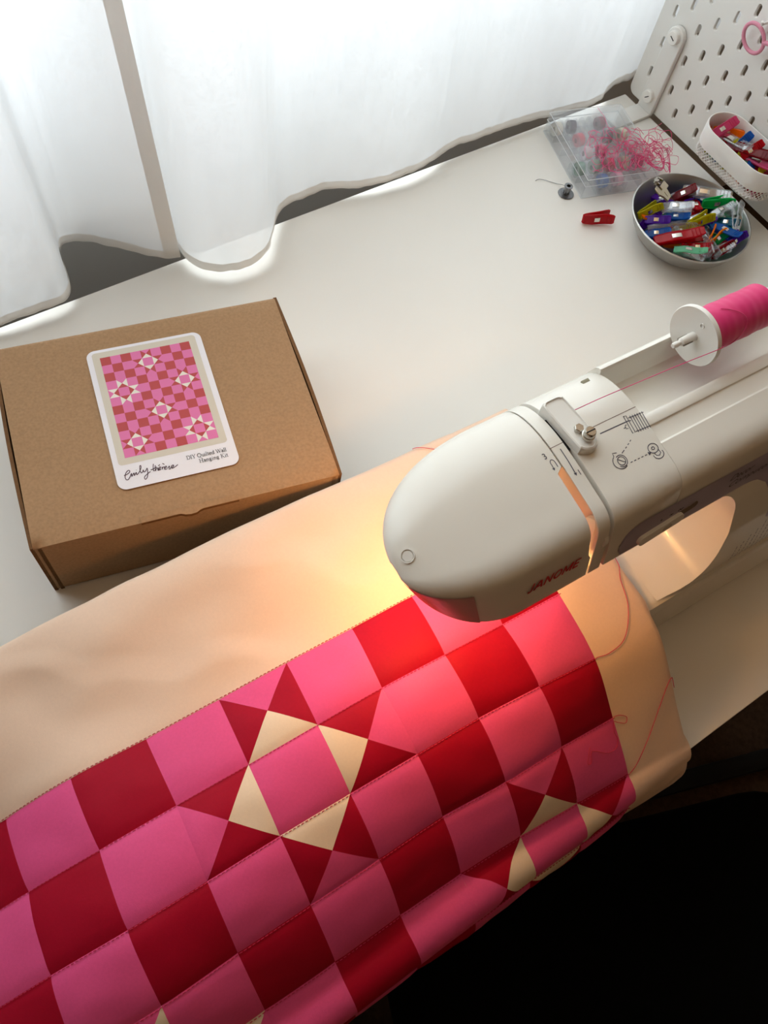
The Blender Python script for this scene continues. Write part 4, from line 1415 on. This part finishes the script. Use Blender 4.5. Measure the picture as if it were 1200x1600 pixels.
# ------------------------------------------------------------------ basket on the pegboard
BZ = 0.085          # rim height
BK = V(-0.0270, -0.2060, 0)
bk_ = empty('basket', 'white oval basket with mesh lower side hung on the pegboard, full of clips', 'basket', (BK.x, BK.y, BZ - 0.040))
BHZ = 0.040
def stad(hx, hy, n=14):
    """stadium: straight along y"""
    return arc(0, hy - hx, hx, hx, 0, 180, n) + arc(0, -(hy - hx), hx, hx, 180, 360, n)
def band(name, levels, m, parent):
    vs, fs = [], []
    n = len(stad(1, 2))
    for hx, hy, z in levels:
        vs += [(x, y, z) for x, y in stad(hx, hy)]
    for a in range(len(levels) - 1):
        for j in range(n):
            fs.append((a * n + j, a * n + (j + 1) % n, (a + 1) * n + (j + 1) % n, (a + 1) * n + j))
    return obj(name, vs, fs, m, parent, auto=40)
HX, HY = 0.0272, 0.0570
M_basket = mat('white_basket_steel', (236, 234, 230), 0.35)
band('rim_band', [(HX - 0.0016, HY - 0.0016, BHZ - 0.023), (HX - 0.0016, HY - 0.0016, BHZ - 0.001), (HX - 0.0010, HY - 0.0010, BHZ), (HX, HY, BHZ), (HX + 0.0006, HY + 0.0006, BHZ - 0.0015), (HX, HY, BHZ - 0.024),
                  (HX - 0.0016, HY - 0.0016, BHZ - 0.024), (HX - 0.0016, HY - 0.0016, BHZ - 0.023)], M_basket, bk_)
band('floor_band', [(0.001, 0.030, 0.0006), (HX - 0.0045, HY - 0.0045, 0.0), (HX - 0.0030, HY - 0.0030, 0.0012), (HX - 0.0024, HY - 0.0024, 0.004), (HX - 0.0034, HY - 0.0034, 0.004), (HX - 0.0050, HY - 0.0050, 0.0016), (0.001, 0.030, 0.0016)],
     M_basket, bk_)
# wire mesh of the lower side
per = stad(HX - 0.0016, HY - 0.0016, 60)
cum = [0]
for a, b in zip(per, per[1:] + per[:1]):
    cum.append(cum[-1] + math.hypot(b[0] - a[0], b[1] - a[1]))
def on_per(t):
    L = cum[-1]
    t = (t % 1.0) * L
    lo, hi = 0, len(per)
    while hi - lo > 1:
        mid = (lo + hi) // 2
        if cum[mid] <= t:
            lo = mid
        else:
            hi = mid
    a, b = per[lo], per[(lo + 1) % len(per)]
    f = (t - cum[lo]) / max(1e-9, cum[lo + 1] - cum[lo])
    return a[0] + (b[0] - a[0]) * f, a[1] + (b[1] - a[1]) * f
bm = bmesh.new()
NW = 62
ROWS = 5
zl = [0.0030 + (BHZ - 0.0235 - 0.0030) * r / ROWS for r in range(ROWS + 1)]
for k in range(NW):
    for r in range(ROWS):
        for dd in (0.5, -0.5):
            t0 = (k + (0.5 if r % 2 else 0.0)) / NW
            t1 = t0 + dd / NW
            x0, y0 = on_per(t0); x1, y1 = on_per(t1)
            add_tube(bm, [V(x0, y0, zl[r]), V(x1, y1, zl[r + 1])], 0.00050, 4, cap=False)
mesh_o = bm_obj('wire_mesh', bm, M_basket, bk_)
mesh_o['kind'] = 'stuff'
for yy_ in (0.0261, -0.0139):
    rbox('hanger', (HX - 0.001, yy_ - 0.0022, BHZ - 0.014), (HX + 0.0050, yy_ + 0.004, BHZ - 0.006), 0.0006, M_basket, bk_)

# ------------------------------------------------------------------ sewing clips
def plast(name, rgb, tr=0.45):
    """tinted translucent plastic: clear body, tinted skin, glossy"""
    nm = 'clip_' + name
    m = mat(nm, rgb, 0.10, spec=0.6)
    nt = m.node_tree
    b = nt.nodes['Principled BSDF']
    o = nt.nodes['Material Output']
    t = nt.nodes.new('ShaderNodeBsdfTransparent')
    t.inputs['Color'].default_value = lin([min(255, 70 + v * 0.75) for v in rgb])
    tl = nt.nodes.new('ShaderNodeBsdfTranslucent')
    tl.inputs['Color'].default_value = lin(rgb)
    m1 = nt.nodes.new('ShaderNodeMixShader')
    m1.inputs['Fac'].default_value = 0.4
    m2 = nt.nodes.new('ShaderNodeMixShader')
    m2.inputs['Fac'].default_value = tr
    nt.links.new(b.outputs[0], m1.inputs[1])
    nt.links.new(tl.outputs[0], m1.inputs[2])
    nt.links.new(m1.outputs[0], m2.inputs[1])
    nt.links.new(t.outputs[0], m2.inputs[2])
    nt.links.new(m2.outputs[0], o.inputs['Surface'])
    return m
CM = {'red': plast('red', (206, 14, 34), 0.3), 'dark_red': plast('dark_red', (150, 10, 30), 0.3), 'yellow': plast('yellow', (214, 206, 30)), 'purple': plast('purple', (110, 40, 190)),
      'blue': plast('blue', (40, 120, 205)), 'green': plast('green', (30, 205, 110)), 'mint': plast('mint', (150, 226, 190)), 'orange': plast('orange', (255, 150, 10)), 'pink': plast('pink', (232, 96, 150)),
      'clear': clear_mat('clip_clear', (240, 242, 246), 0.88, 0.08, 0.16), 'teal': plast('teal', (20, 120, 150))}
M_spring = mat('clip_spring_steel', (225, 222, 214), 0.16, metal=1.0)
def lever_mesh(Lc, Wc, up):
    """one arm of the clip: curved plate with ridges, jaw at -x; up=+1 upper, -1 lower"""
    prof = [(-0.50, 0.0004), (-0.40, 0.0010), (-0.22, 0.0034), (-0.06, 0.0042), (0.10, 0.0046), (0.30, 0.0062), (0.44, 0.0084), (0.50, 0.0088)]
    if up < 0:
        prof = [(-0.50, 0.0002), (-0.30, 0.0003), (0.0, 0.0004), (0.30, 0.0012), (0.50, 0.0026)]
    wd = [(-0.50, 0.80), (-0.42, 0.95), (-0.2, 1.0), (0.3, 1.0), (0.45, 0.92), (0.50, 0.72)]
    vs, fs = [], []
    P = [(q.x, q.y) for q in spline([V(*p) for p in prof], 3)]
    t_ = 0.0014
    for x, z in P:
        w2 = interp(wd, x) * Wc / 2
        zz_ = z if up > 0 else -z
        top = zz_ + t_ * up
        vs += [(x * Lc, -w2, zz_), (x * Lc, w2, zz_), (x * Lc, w2, top), (x * Lc, w2 * 0.82, top + 0.0006 * up), (x * Lc, w2 * 0.74, top), (x * Lc, -w2 * 0.74, top), (x * Lc, -w2 * 0.82, top + 0.0006 * up), (x * Lc, -w2, top)]
    n = 8
    for a in range(len(P) - 1):
        for j in range(n):
            fs.append((a * n + j, a * n + (j + 1) % n, (a + 1) * n + (j + 1) % n, (a + 1) * n + j))
    fs += [tuple(range(n))[::-1], tuple((len(P) - 1) * n + j for j in range(n))]
    # finger ribs near the open end
    for xr in (0.26, 0.33, 0.40):
        z = interp([(p[0], p[1]) for p in P], xr)
        zz_ = z if up > 0 else -z
        b = len(vs)
        wr_ = Wc * 0.34
        z0, z1 = zz_ + t_ * up, zz_ + (t_ + 0.0007) * up
        x0, x1 = xr * Lc - 0.0006, xr * Lc + 0.0006
        vs += [(x0, -wr_, z0), (x1, -wr_, z0), (x1, wr_, z0), (x0, wr_, z0), (x0, -wr_, z1), (x1, -wr_, z1), (x1, wr_, z1), (x0, wr_, z1)]
        fs += [(b + 4, b + 5, b + 6, b + 7), (b, b + 1, b + 5, b + 4), (b + 1, b + 2, b + 6, b + 5), (b + 2, b + 3, b + 7, b + 6), (b + 3, b, b + 4, b + 7)]
    me = bpy.data.meshes.new('lever')
    me.from_pydata(vs, [], fs)
    finish(me, True, 35)
    return me
def spring_mesh(Lc, Wc):
    w2 = Wc * 0.20
    path = [(-0.16 * Lc, 0.0058), (-0.02 * Lc, 0.0064), (0.05 * Lc, 0.0058), (0.07 * Lc, 0.0030), (0.05 * Lc, -0.0016), (-0.02 * Lc, -0.0022), (-0.14 * Lc, -0.0020)]
    P = [(q.x, q.y) for q in spline([V(*p) for p in path], 2)]
    vs, fs = [], []
    for x, z in P:
        vs += [(x, -w2, z), (x, w2, z)]
    for a in range(len(P) - 1):
        fs.append((2 * a, 2 * a + 1, 2 * a + 3, 2 * a + 2))
    me = bpy.data.meshes.new('spring')
    me.from_pydata(vs, [], fs)
    me.materials.append(M_spring)
    finish(me, True, 50)
    return me
_lm = {}
def lever_for(size, up, colr):
    key = (size, up, colr)
    if key not in _lm:
        L_, W_ = size
        me = lever_mesh(L_, W_, up)
        me.materials.append(CM[colr])
        _lm[key] = me
    return _lm[key]
_sm = {}
def clip(p1, p2, top, bot, roll, label, group, size=(0.034, 0.0105), name='sewing_clip'):
    """clip lying from jaw p1 to open end p2"""
    p1, p2 = Vector(p1), Vector(p2)
    x = (p2 - p1).normalized()
    up = V(0, 0, 1)
    y = up.cross(x)
    y = y.normalized() if y.length > 1e-4 else V(0, 1, 0)
    z = x.cross(y)
    m = Matrix((x, y, z)).transposed() @ Matrix.Rotation(math.radians(roll), 3, 'X')
    o = empty(name, label, 'clip', (0, 0, 0), 0, group)
    o.matrix_world = Matrix.Translation((p1 + p2) / 2) @ m.to_4x4()
    link(bpy.data.objects.new('upper_lever', lever_for(size, 1, top)), o)
    link(bpy.data.objects.new('lower_lever', lever_for(size, -1, bot)), o)
    if size not in _sm:
        _sm[size] = spring_mesh(*size)
    link(bpy.data.objects.new('spring', _sm[size]), o)
    return o
SMALL, MID, LONG = (0.028, 0.0100), (0.036, 0.0115), (0.056, 0.0125)

# ------------------------------------------------------------------ steel bowl of clips
BW = V(-0.1165, -0.2345, 0)
bowl = empty('steel_bowl', 'round brushed steel bowl heaped with coloured sewing clips', 'bowl', BW)
lathe('shell', [(0, 0.0012), (0.036, 0.0012), (0.044, 0.0030), (0.056, 0.0110), (0.064, 0.0220), (0.0685, 0.0345), (0.0702, 0.0360), (0.0718, 0.0353), (0.0718, 0.0345), (0.0703, 0.0345), (0.0655, 0.0215), (0.0575, 0.0102), (0.046, 0.0016),
                (0.040, 0.0), (0, 0.0)], M_brush, bowl, 72, auto=60)
def bowl_px(x, y, z):
    return at(960 + x / 5.0, 240 + y / 5.0, z)
BG = 'sewing clips in the steel bowl'
NMS = {'red': 'red', 'dark_red': 'dark red', 'yellow': 'yellow', 'purple': 'purple', 'blue': 'blue', 'green': 'bright green', 'mint': 'pale mint green', 'orange': 'orange', 'pink': 'pink', 'clear': 'clear colourless', 'teal': 'teal'}
BL = [  # crop ends (jaw, open end), heights, upper, lower, roll, size
    ((300, 685), (690, 640), .036, .044, 'red', 'red', 8, LONG), ((440, 775), (752, 850), .036, .041, 'mint', 'clear', -8, MID), ((245, 600), (625, 555), .036, .040, 'clear', 'clear', 60, LONG),
    ((230, 520), (430, 535), .036, .040, 'purple', 'purple', 30, SMALL), ((530, 590), (770, 450), .040, .046, 'yellow', 'yellow', 70, MID), ((360, 420), (610, 440), .042, .048, 'clear', 'clear', 10, MID),
    ((650, 400), (950, 345), .044, .050, 'green', 'green', 75, MID), ((600, 265), (930, 330), .042, .047, 'clear', 'clear', 25, LONG), ((770, 480), (910, 440), .043, .046, 'clear', 'clear', -6, SMALL),
    ((800, 580), (960, 680), .040, .042, 'blue', 'blue', 5, MID), ((900, 720), (990, 640), .036, .042, 'purple', 'purple', 50, SMALL), ((740, 690), (800, 590), .038, .042, 'orange', 'orange', 80, SMALL),
    ((950, 600), (940, 400), .042, .048, 'clear', 'clear', 40, MID), ((510, 330), (590, 300), .036, .042, 'dark_red', 'dark_red', 20, SMALL), ((170, 480), (310, 390), .034, .042, 'yellow', 'yellow', 60, SMALL),
    ((420, 500), (540, 520), .036, .038, 'blue', 'blue', 10, SMALL), ((580, 740), (720, 750), .034, .036, 'red', 'red', 20, SMALL), ((690, 640), (840, 850), .036, .040, 'clear', 'clear', 70, LONG),
    ((840, 860), (960, 770), .034, .040, 'dark_red', 'dark_red', 40, SMALL), ((250, 640), (350, 640), .032, .034, 'blue', 'blue', 20, SMALL), ((200, 580), (330, 480), .028, .030, 'purple', 'purple', 15, SMALL),
    ((560, 250), (700, 280), .030, .034, 'blue', 'blue', 10, SMALL), ((690, 420), (800, 440), .034, .036, 'teal', 'teal', 10, SMALL), ((770, 780), (890, 740), .034, .038, 'clear', 'clear', 10, SMALL),
    ((420, 630), (590, 590), .034, .036, 'yellow', 'yellow', 25, SMALL), ((760, 700), (850, 640), .034, .036, 'green', 'green', 20, SMALL), ((620, 380), (650, 480), .034, .036, 'red', 'red', 15, SMALL),
    ((300, 460), (420, 440), .034, .036, 'clear', 'clear', 15, SMALL), ((820, 540), (930, 560), .034, .037, 'teal', 'green', 25, SMALL), ((640, 560), (740, 540), .030, .033, 'purple', 'purple', 10, SMALL),
    ((400, 700), (560, 720), .026, .028, 'orange', 'orange', 10, SMALL), ((300, 330), (420, 420), .024, .026, 'purple', 'purple', 10, SMALL), ((880, 470), (1000, 560), .028, .03, 'mint', 'clear', 20, SMALL),
    ((560, 800), (680, 830), .024, .026, 'clear', 'clear', 5, SMALL), ((660, 330), (800, 360), .026, .028, 'blue', 'blue', 10, SMALL), ((450, 380), (560, 400), .026, .028, 'dark_red', 'dark_red', 10, SMALL)]
BN = {2: 'behind the long red clip', 7: 'under the bright green clip', 17: 'slanting past the long red clip', 5: 'beside the metal presser foot', 12: 'leaning on the right bowl wall',
      16: 'under the long red clip', 26: 'between the presser foot and the yellow clip', 22: 'behind the yellow clip', 28: 'under the medium blue clip', 11: 'standing on edge beside the blue clip', 30: 'deep under the long red clip',
      3: 'near the bowl wall', 10: 'below the medium blue clip', 20: 'under another purple clip', 29: 'half hidden under the yellow clip', 31: 'deep beneath the metal presser foot',
      14: 'against the bowl wall below the presser foot', 24: 'half hidden behind the long red clip', 15: 'beside the purple clip', 19: 'beside the jaw of the long red clip', 21: 'at the back under a clear clip', 34: 'deep under the bright green clip',
      13: 'next to the presser foot', 18: 'by the front bowl wall', 35: 'deep under the clear clip', 8: 'between the green and blue clips', 23: 'beside the slanting clear clip', 27: 'below the presser foot', 33: 'under the mint clip'}
for ki, (a, b, z1, z2, tp, bt, rl, sz) in enumerate(BL):
    lbl = {LONG: 'long %s sewing clip lying in the steel bowl', MID: 'medium %s sewing clip lying in the steel bowl', SMALL: 'small %s sewing clip lying in the steel bowl'}[sz] % NMS[tp]
    if ki in BN:
        lbl = '%s %s clip in the steel bowl %s' % ({LONG: 'long', MID: 'medium', SMALL: 'small'}[sz], NMS[tp], BN[ki])
    A, B = bowl_px(*a, z1 - 0.008), bowl_px(*b, z2 - 0.008)
    mid = (A + B) / 2
    d = (B - A).normalized() * sz[0] / 2
    for it in range(6):                       # keep both ends inside the bowl wall
        for e_ in (mid - d, mid + d):
            rr_ = math.hypot(e_.x - BW.x, e_.y - BW.y)
            if rr_ > 0.0600:
                mid -= V(e_.x - BW.x, e_.y - BW.y, 0) * ((rr_ - 0.0600) / rr_)
    clip(mid - d, mid + d, tp, bt, rl, lbl, BG, sz)
random.seed(23)
for k in range(24):
    r_ = 0.044 * math.sqrt((k + 0.5) / 24)
    a = k * 2.39996
    z = random.uniform(0.012, 0.026)
    m_ = BW + V(r_ * math.cos(a), r_ * math.sin(a), z)
    b_ = random.uniform(0, 6.28)
    d = V(math.cos(b_), math.sin(b_), random.uniform(-.3, .3)).normalized() * 0.013
    c_ = ['clear', 'yellow', 'green', 'clear', 'purple', 'blue', 'mint', 'clear', 'red', 'teal', 'orange', 'clear'][k % 12]
    clip(m_ - d, m_ + d, c_, 'clear' if k % 3 else c_, random.choice((10, 40, 80, -60)), '%s sewing clip half buried in the heap in the steel bowl' % NMS[c_], 'half buried clips in the steel bowl', SMALL)
# presser foot on top of the clips
pfo = empty('presser_foot', 'metal presser foot lying on the clips in the steel bowl', 'presser foot', bowl_px(380, 310, 0.044), math.radians(25))
M_foot = mat('warm_nickel', (214, 204, 184), 0.24, metal=0.9)
me = curve_mesh([[(-0.010, 0.012), (-0.006, 0.012), (-0.006, 0.003), (-0.002, 0.003), (-0.002, 0.008), (0.010, 0.008), (0.010, -0.001), (0.004, -0.001), (0.001, -0.012), (-0.008, -0.012), (-0.009, -0.004), (-0.012, 0.002)],
                 [(-0.004, -0.001), (-0.0025, -0.001), (-0.0035, -0.009), (-0.005, -0.009)]], 0.0010, 0.0003)
me_obj('plate', me, M_foot, pfo, lambda c: V(c.x, c.y * 0.8, c.z + 0.35 * c.y + 0.004), True, 35)
bm = bmesh.new()
add_box(bm, (0.0005, 0.008, 0.006), (0.0020, 0.016, 0.009), 0.0003)
add_box(bm, (0.0090, 0.008, 0.006), (0.0105, 0.016, 0.009), 0.0003)
add_box(bm, (0.0005, 0.014, 0.006), (0.0105, 0.016, 0.009), 0.0003)
bm_obj('fork', bm, M_steel, pfo)
lathe('cross_pin', [(0, -0.006), (0.0012, -0.006), (0.0012, 0.006), (0, 0.006)], M_steel, pfo, 10, Matrix.Translation((-0.002, 0.012, 0.010)) @ Matrix.Rotation(math.radians(90), 4, 'Y'))
lathe('screw', [(0, 0), (0.0026, 0), (0.0026, 0.003), (0, 0.003)], M_steel, pfo, 16, Matrix.Translation((-0.003, 0.0135, 0.011)))

# clips in the basket
KG = 'sewing clips in the white basket'
def bpx(x, y, z):
    return at(1060 + x / 7.62, 150 + y / 7.62, z)
KL = [((380, 330), (600, 200), .078, .084, 'pink', 'pink', 20, MID), ((370, 360), (620, 520), .074, .076, 'clear', 'clear', 15, LONG), ((500, 370), (820, 420), .074, .080, 'orange', 'orange', 60, MID),
      ((510, 480), (660, 600), .070, .072, 'yellow', 'yellow', 15, SMALL), ((700, 620), (1000, 730), .076, .080, 'dark_red', 'dark_red', 30, LONG), ((870, 670), (1000, 590), .076, .082, 'red', 'red', 20, SMALL),
      ((820, 560), (910, 480), .074, .080, 'blue', 'blue', 20, SMALL), ((840, 770), (1060, 900), .072, .076, 'pink', 'dark_red', 5, LONG), ((600, 460), (760, 520), .070, .072, 'clear', 'clear', 15, SMALL),
      ((740, 590), (900, 620), .070, .073, 'clear', 'clear', 10, MID), ((440, 420), (600, 470), .066, .068, 'clear', 'clear', 5, MID), ((920, 700), (1010, 640), .068, .072, 'purple', 'purple', 15, SMALL),
      ((700, 690), (820, 760), .064, .066, 'clear', 'clear', 10, SMALL)]
for ki, (a, b, z1, z2, tp, bt, rl, sz) in enumerate(KL):
    A, B = bpx(*a, z1 - .006), bpx(*b, z2 - .006)
    mid = (A + B) / 2
    d = (B - A).normalized() * sz[0] / 2
    for it in range(6):                       # keep both ends inside the basket wall
        for e_ in (mid - d, mid + d):
            ox = e_.x - BK.x
            oy = e_.y - BK.y
            cyy = max(-(HY - HX), min(HY - HX, oy))
            rr_ = math.hypot(ox, oy - cyy)
            if rr_ > HX - 0.0065:
                mid -= V(ox, oy - cyy, 0) * ((rr_ - HX + 0.0065) / rr_)
    sname = {LONG: 'long', MID: 'medium', SMALL: 'small'}[sz]
    KN = {8: ' under the orange clip', 12: ' under the dark red clip', 9: ' beside the blue clip', 10: ' near the rounded end'}.get(ki, '')
    clip(mid - d, mid + d, tp, bt, rl, '%s %s clip on the heap in the white basket%s' % (sname, NMS[tp], KN), KG, sz)
# lower layers showing through the mesh
random.seed(11)
cols = ['yellow', 'mint', 'blue', 'dark_red', 'yellow', 'orange', 'orange', 'dark_red', 'red', 'pink', 'dark_red']
for k, cc in enumerate(cols):
    t_ = k / (len(cols) - 1)
    for lay in range(2):
        z = BZ - 0.040 + 0.007 + 0.009 * lay
        y = BK.y + 0.042 - 0.084 * t_ + random.uniform(-.004, .004)
        xx = BK.x - 0.008 + 0.008 * lay
        a = random.uniform(-0.5, 0.5) + (math.pi / 2 if lay else 0.3)
        d = V(math.cos(a), math.sin(a), random.uniform(-.1, .1)) * 0.014
        c_ = cols[(k + 5 * lay) % len(cols)]
        if abs(d.x) > 0.009:
            xx = BK.x
        clip(V(xx, y, z) - d, V(xx, y, z) + d, c_, c_, random.choice((0, 90, 30)), '%s sewing clip showing through the basket mesh' % NMS[c_], 'clips low in the white basket', SMALL)
# red clip lying alone on the desk, on its side
A, B = at(910, 343, 0.006), at(954, 337, 0.006)
c1 = clip(A, B, 'red', 'red', 78, 'single red sewing clip lying open-sided on the white desk', None, (0.037, 0.0125))
c1.location.z = 0.0070

# ------------------------------------------------------------------ bobbin case
CZ = 0.028
cA, cB, cC, cD = at(917, 283, CZ), at(1030, 265, CZ), at(974, 163, CZ), at(861, 174, CZ)   # top corners: front left, front right, back right, back left
cc = (cA + cB + cC + cD) / 4
ex = ((cB - cA) + (cC - cD)); ex.z = 0; ex.normalize()
rot = math.atan2(ex.y, ex.x)
chx = ((cB - cA).length + (cC - cD).length) / 4
chy = ((cD - cA).length + (cC - cB).length) / 4
case = empty('bobbin_case', 'clear acrylic bobbin box with compartments standing by the pegboard bracket', 'bobbin case', (cc.x, cc.y, 0), rot)
def wallbox(name, hx, hy, z0, z1, th, parent, floor=None):
    bm = bmesh.new()
    add_box(bm, (-hx, -hy, z0), (hx, -hy + th, z1), 0.0003, 1)
    add_box(bm, (-hx, hy - th, z0), (hx, hy, z1), 0.0003, 1)
    add_box(bm, (-hx, -hy + th, z0), (-hx + th, hy - th, z1), 0.0003, 1)
    add_box(bm, (hx - th, -hy + th, z0), (hx, hy - th, z1), 0.0003, 1)
    if floor is not None:
        add_box(bm, (-hx + th, -hy + th, floor), (hx - th, hy - th, floor + th), 0.0003, 1)
    return bm_obj(name, bm, M_clear, parent, auto=30)
wallbox('tray', chx, chy, 0.0, 0.0175, 0.0016, case, 0.0)
lidc = wallbox('lid', chx - 0.0004, chy - 0.0004, 0.0180, CZ, 0.0014, case, CZ - 0.0014)
M_edge = clear_mat('edge_highlight_white', (250, 252, 253), 0.90, 0.1, 0.75)  # milky white tubes imitate bright highlights along the case edges
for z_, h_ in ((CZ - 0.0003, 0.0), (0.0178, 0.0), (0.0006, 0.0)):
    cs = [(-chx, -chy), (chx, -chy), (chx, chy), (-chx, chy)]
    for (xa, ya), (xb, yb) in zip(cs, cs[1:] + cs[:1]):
        tube('edge_highlight', [V(xa, ya, z_), V(xb, yb, z_)], 0.0005, M_edge, case, 6)
NCX, NCY = 5, 5
for k in range(1, NCX):
    x = -chx + 2 * chx * k / NCX
    rbox('divider', (x - 0.0005, -chy + 0.002, 0.002), (x + 0.0005, chy - 0.002, 0.013), 0.0, M_clear, case)
for k in range(1, NCY):
    y = -chy + 2 * chy * k / NCY
    rbox('divider', (-chx + 0.002, y - 0.0005, 0.002), (chx - 0.002, y + 0.0005, 0.011), 0.0, M_clear, case)
def bobbin(loc, rz, rgb, label, group, tilt=90, wound=0.0078):
    o = empty('bobbin', label, 'bobbin', loc, rz, group)
    R = Matrix.Rotation(math.radians(tilt), 4, 'X')
    for sgn in (-1, 1):
        lathe('flange', [(0.0030, sgn * 0.0046), (0.0100, sgn * 0.0046), (0.0100, sgn * 0.0056), (0.0030, sgn * 0.0056)], M_clear, o, 28, R)
    if rgb is not None:
        nm = 'bobbin_thread_%d_%d_%d' % rgb
        lathe('wound_thread', [(0.003, -0.0044), (wound, -0.0044), (wound + 0.0006, 0), (wound, 0.0044), (0.003, 0.0044)], mat(nm, rgb, 0.6), o, 28, R)
    else:
        lathe('hub', [(0.003, -0.0046), (0.0034, -0.0046), (0.0034, 0.0046), (0.003, 0.0046)], M_clear, o, 20, R)
    return o
QL = [((385, 262), (70, 62, 78), 'dark plum'), ((290, 262), (226, 220, 206), 'ivory'), ((430, 365), (206, 70, 92), 'rose red'), ((625, 240), (130, 40, 66), 'maroon'), ((800, 312), (232, 226, 196), 'pale cream'),
      ((690, 345), (90, 84, 84), 'charcoal'), ((410, 595), (70, 124, 96), 'green'), ((545, 592), (132, 150, 120), 'sage'), ((585, 690), (66, 104, 168), 'blue'), ((665, 562), (214, 36, 62), 'bright red'),
      ((605, 480), (212, 70, 108), 'raspberry'), ((905, 552), (222, 36, 110), 'magenta'), ((515, 490), (226, 200, 206), 'blush'), ((815, 545), (206, 190, 166), 'beige'), ((840, 405), (236, 210, 212), 'shell pink'),
      ((760, 640), (236, 178, 196), 'soft pink'), ((500, 240), None, 'no')]
used = set()
for (px_, py_), rgb, nm in QL:
    q = at(820 + px_ / 5.0, 140 + py_ / 5.0, 0.016)
    d = q - V(cc.x, cc.y, 0)
    lx = d.x * math.cos(-rot) - d.y * math.sin(-rot)
    ly = d.x * math.sin(-rot) + d.y * math.cos(-rot)
    i_ = min(max(int((lx + chx) / (2 * chx) * NCX), 0), NCX - 1)
    j_ = min(max(int((ly + chy) / (2 * chy) * NCY), 0), NCY - 1)
    if (i_, j_) in used:
        cand = [(a_, b_) for a_ in range(NCX) for b_ in range(NCY) if (a_, b_) not in used]
        i_, j_ = min(cand, key=lambda t_: (t_[0] - i_) ** 2 + (t_[1] - j_) ** 2)
    used.add((i_, j_))
    lx = -chx + 2 * chx * (i_ + 0.5) / NCX
    ly = -chy + 2 * chy * (j_ + 0.5) / NCY
    wx = cc.x + lx * math.cos(rot) - ly * math.sin(rot)
    wy = cc.y + lx * math.sin(rot) + ly * math.cos(rot)
    bobbin((wx, wy, 0.0120), rot + math.radians(90 + random.uniform(-8, 8)), rgb, ('clear bobbin wound with %s thread inside the bobbin box' % nm) if rgb else 'empty clear bobbin inside the bobbin box', 'bobbins in the clear box')
# pink tangle on the case
random.seed(5)
bm = bmesh.new()
def tp(x, y, z):
    return at(820 + x / 5.0, 140 + y / 5.0, z)
def zt(x, y):
    """height of the tangle: on the lid, sagging past its right edge"""
    return CZ + 0.001
for k in range(70):
    big = k < 30
    cx_ = random.gauss(930, 70) if not big else random.gauss(760, 120)
    cy_ = random.gauss(500, 45) if not big else random.gauss(420, 60)
    cx_ = min(max(cx_, 520), 1080)
    cy_ = min(max(cy_, 300), 590)
    pts = []
    n = random.randint(5, 11)
    a = random.uniform(0, 6.28)
    x, y = cx_, cy_
    stp = random.uniform(25, 60)
    cur = random.uniform(-1.1, 1.1)
    for j in range(n):
        z = CZ + 0.0006 + random.uniform(0, 0.010) * (1.3 if not big else 0.6)
        if not (480 < x < 1140 and 290 < y < 640):
            a += math.pi * 0.7
            x, y = x + 1.6 * stp * math.cos(a), y + 1.6 * stp * math.sin(a)
        pts.append(tp(x, y, z))
        a += cur * random.uniform(0.5, 1.2)
        x += stp * math.cos(a)
        y += stp * math.sin(a)
    add_tube(bm, spline(pts, 5), 0.00030, 4)
add_tube(bm, spline([tp(570, 140, CZ + .004), tp(590, 170, CZ + .003), tp(620, 210, CZ + .001), tp(650, 290, CZ + .002), tp(700, 360, CZ + .003)], 6), 0.0003, 4)
for q in ([(950, 560), (1000, 600), (1060, 625), (1085, 590), (1050, 520), (1000, 480)], [(1000, 470), (1080, 460), (1135, 480), (1090, 490)], [(980, 370), (1010, 400), (1060, 430), (1110, 480), (1125, 560), (1140, 640)],
          [(930, 540), (990, 590), (1070, 610), (1090, 560), (1040, 500)], [(1080, 610), (1100, 570), (1120, 590), (1135, 650)]):
    for r_ in range(3):
        add_tube(bm, spline([tp(x + random.uniform(-12, 12), y + random.uniform(-12, 12), CZ + 0.002 + random.uniform(0, .006) - (0.012 if x > 1090 else 0)) for x, y in q], 6), 0.00034, 4)
tang = bm_obj('thread_tangle', bm, M_thread)
tag(tang, 'tangle of loose hot pink thread on the clear bobbin box', 'thread')
# empty bobbin on the desk with a tail of grey thread
bo = empty('bobbin', 'grey metal bobbin with a loose thread tail lying on the desk', 'bobbin', at(884, 303, 0.0), 0.4)
M_bob = mat('smoky_bobbin', (120, 120, 122), 0.22, metal=0.7)
lathe('flange', [(0.0022, 0.0), (0.0095, 0.0), (0.0100, 0.0006), (0.0095, 0.0012), (0.0022, 0.0012)], M_bob, bo, 32)
lathe('hub', [(0.0022, 0.001), (0.0042, 0.001), (0.0040, 0.0110), (0.0052, 0.0114), (0.0052, 0.0124), (0.0026, 0.0124), (0.0022, 0.004)], M_bob, bo, 28)
pts = [tp(325, 755, 0.010), tp(300, 745, 0.006), tp(250, 735, 0.0008), tp(200, 720, 0.0008), tp(150, 705, 0.0008), tp(110, 700, 0.0008), tp(82, 712, 0.0008)]
o_ = bo.location
c4, s4 = math.cos(-0.4), math.sin(-0.4)
loc = []
for q in spline(pts, 6):
    d = q - o_
    loc.append(V(d.x * c4 - d.y * s4, d.x * s4 + d.y * c4, d.z))
tube('thread_tail', loc, 0.00030, mat('grey_thread', (130, 130, 134), 0.6), bo, 5)
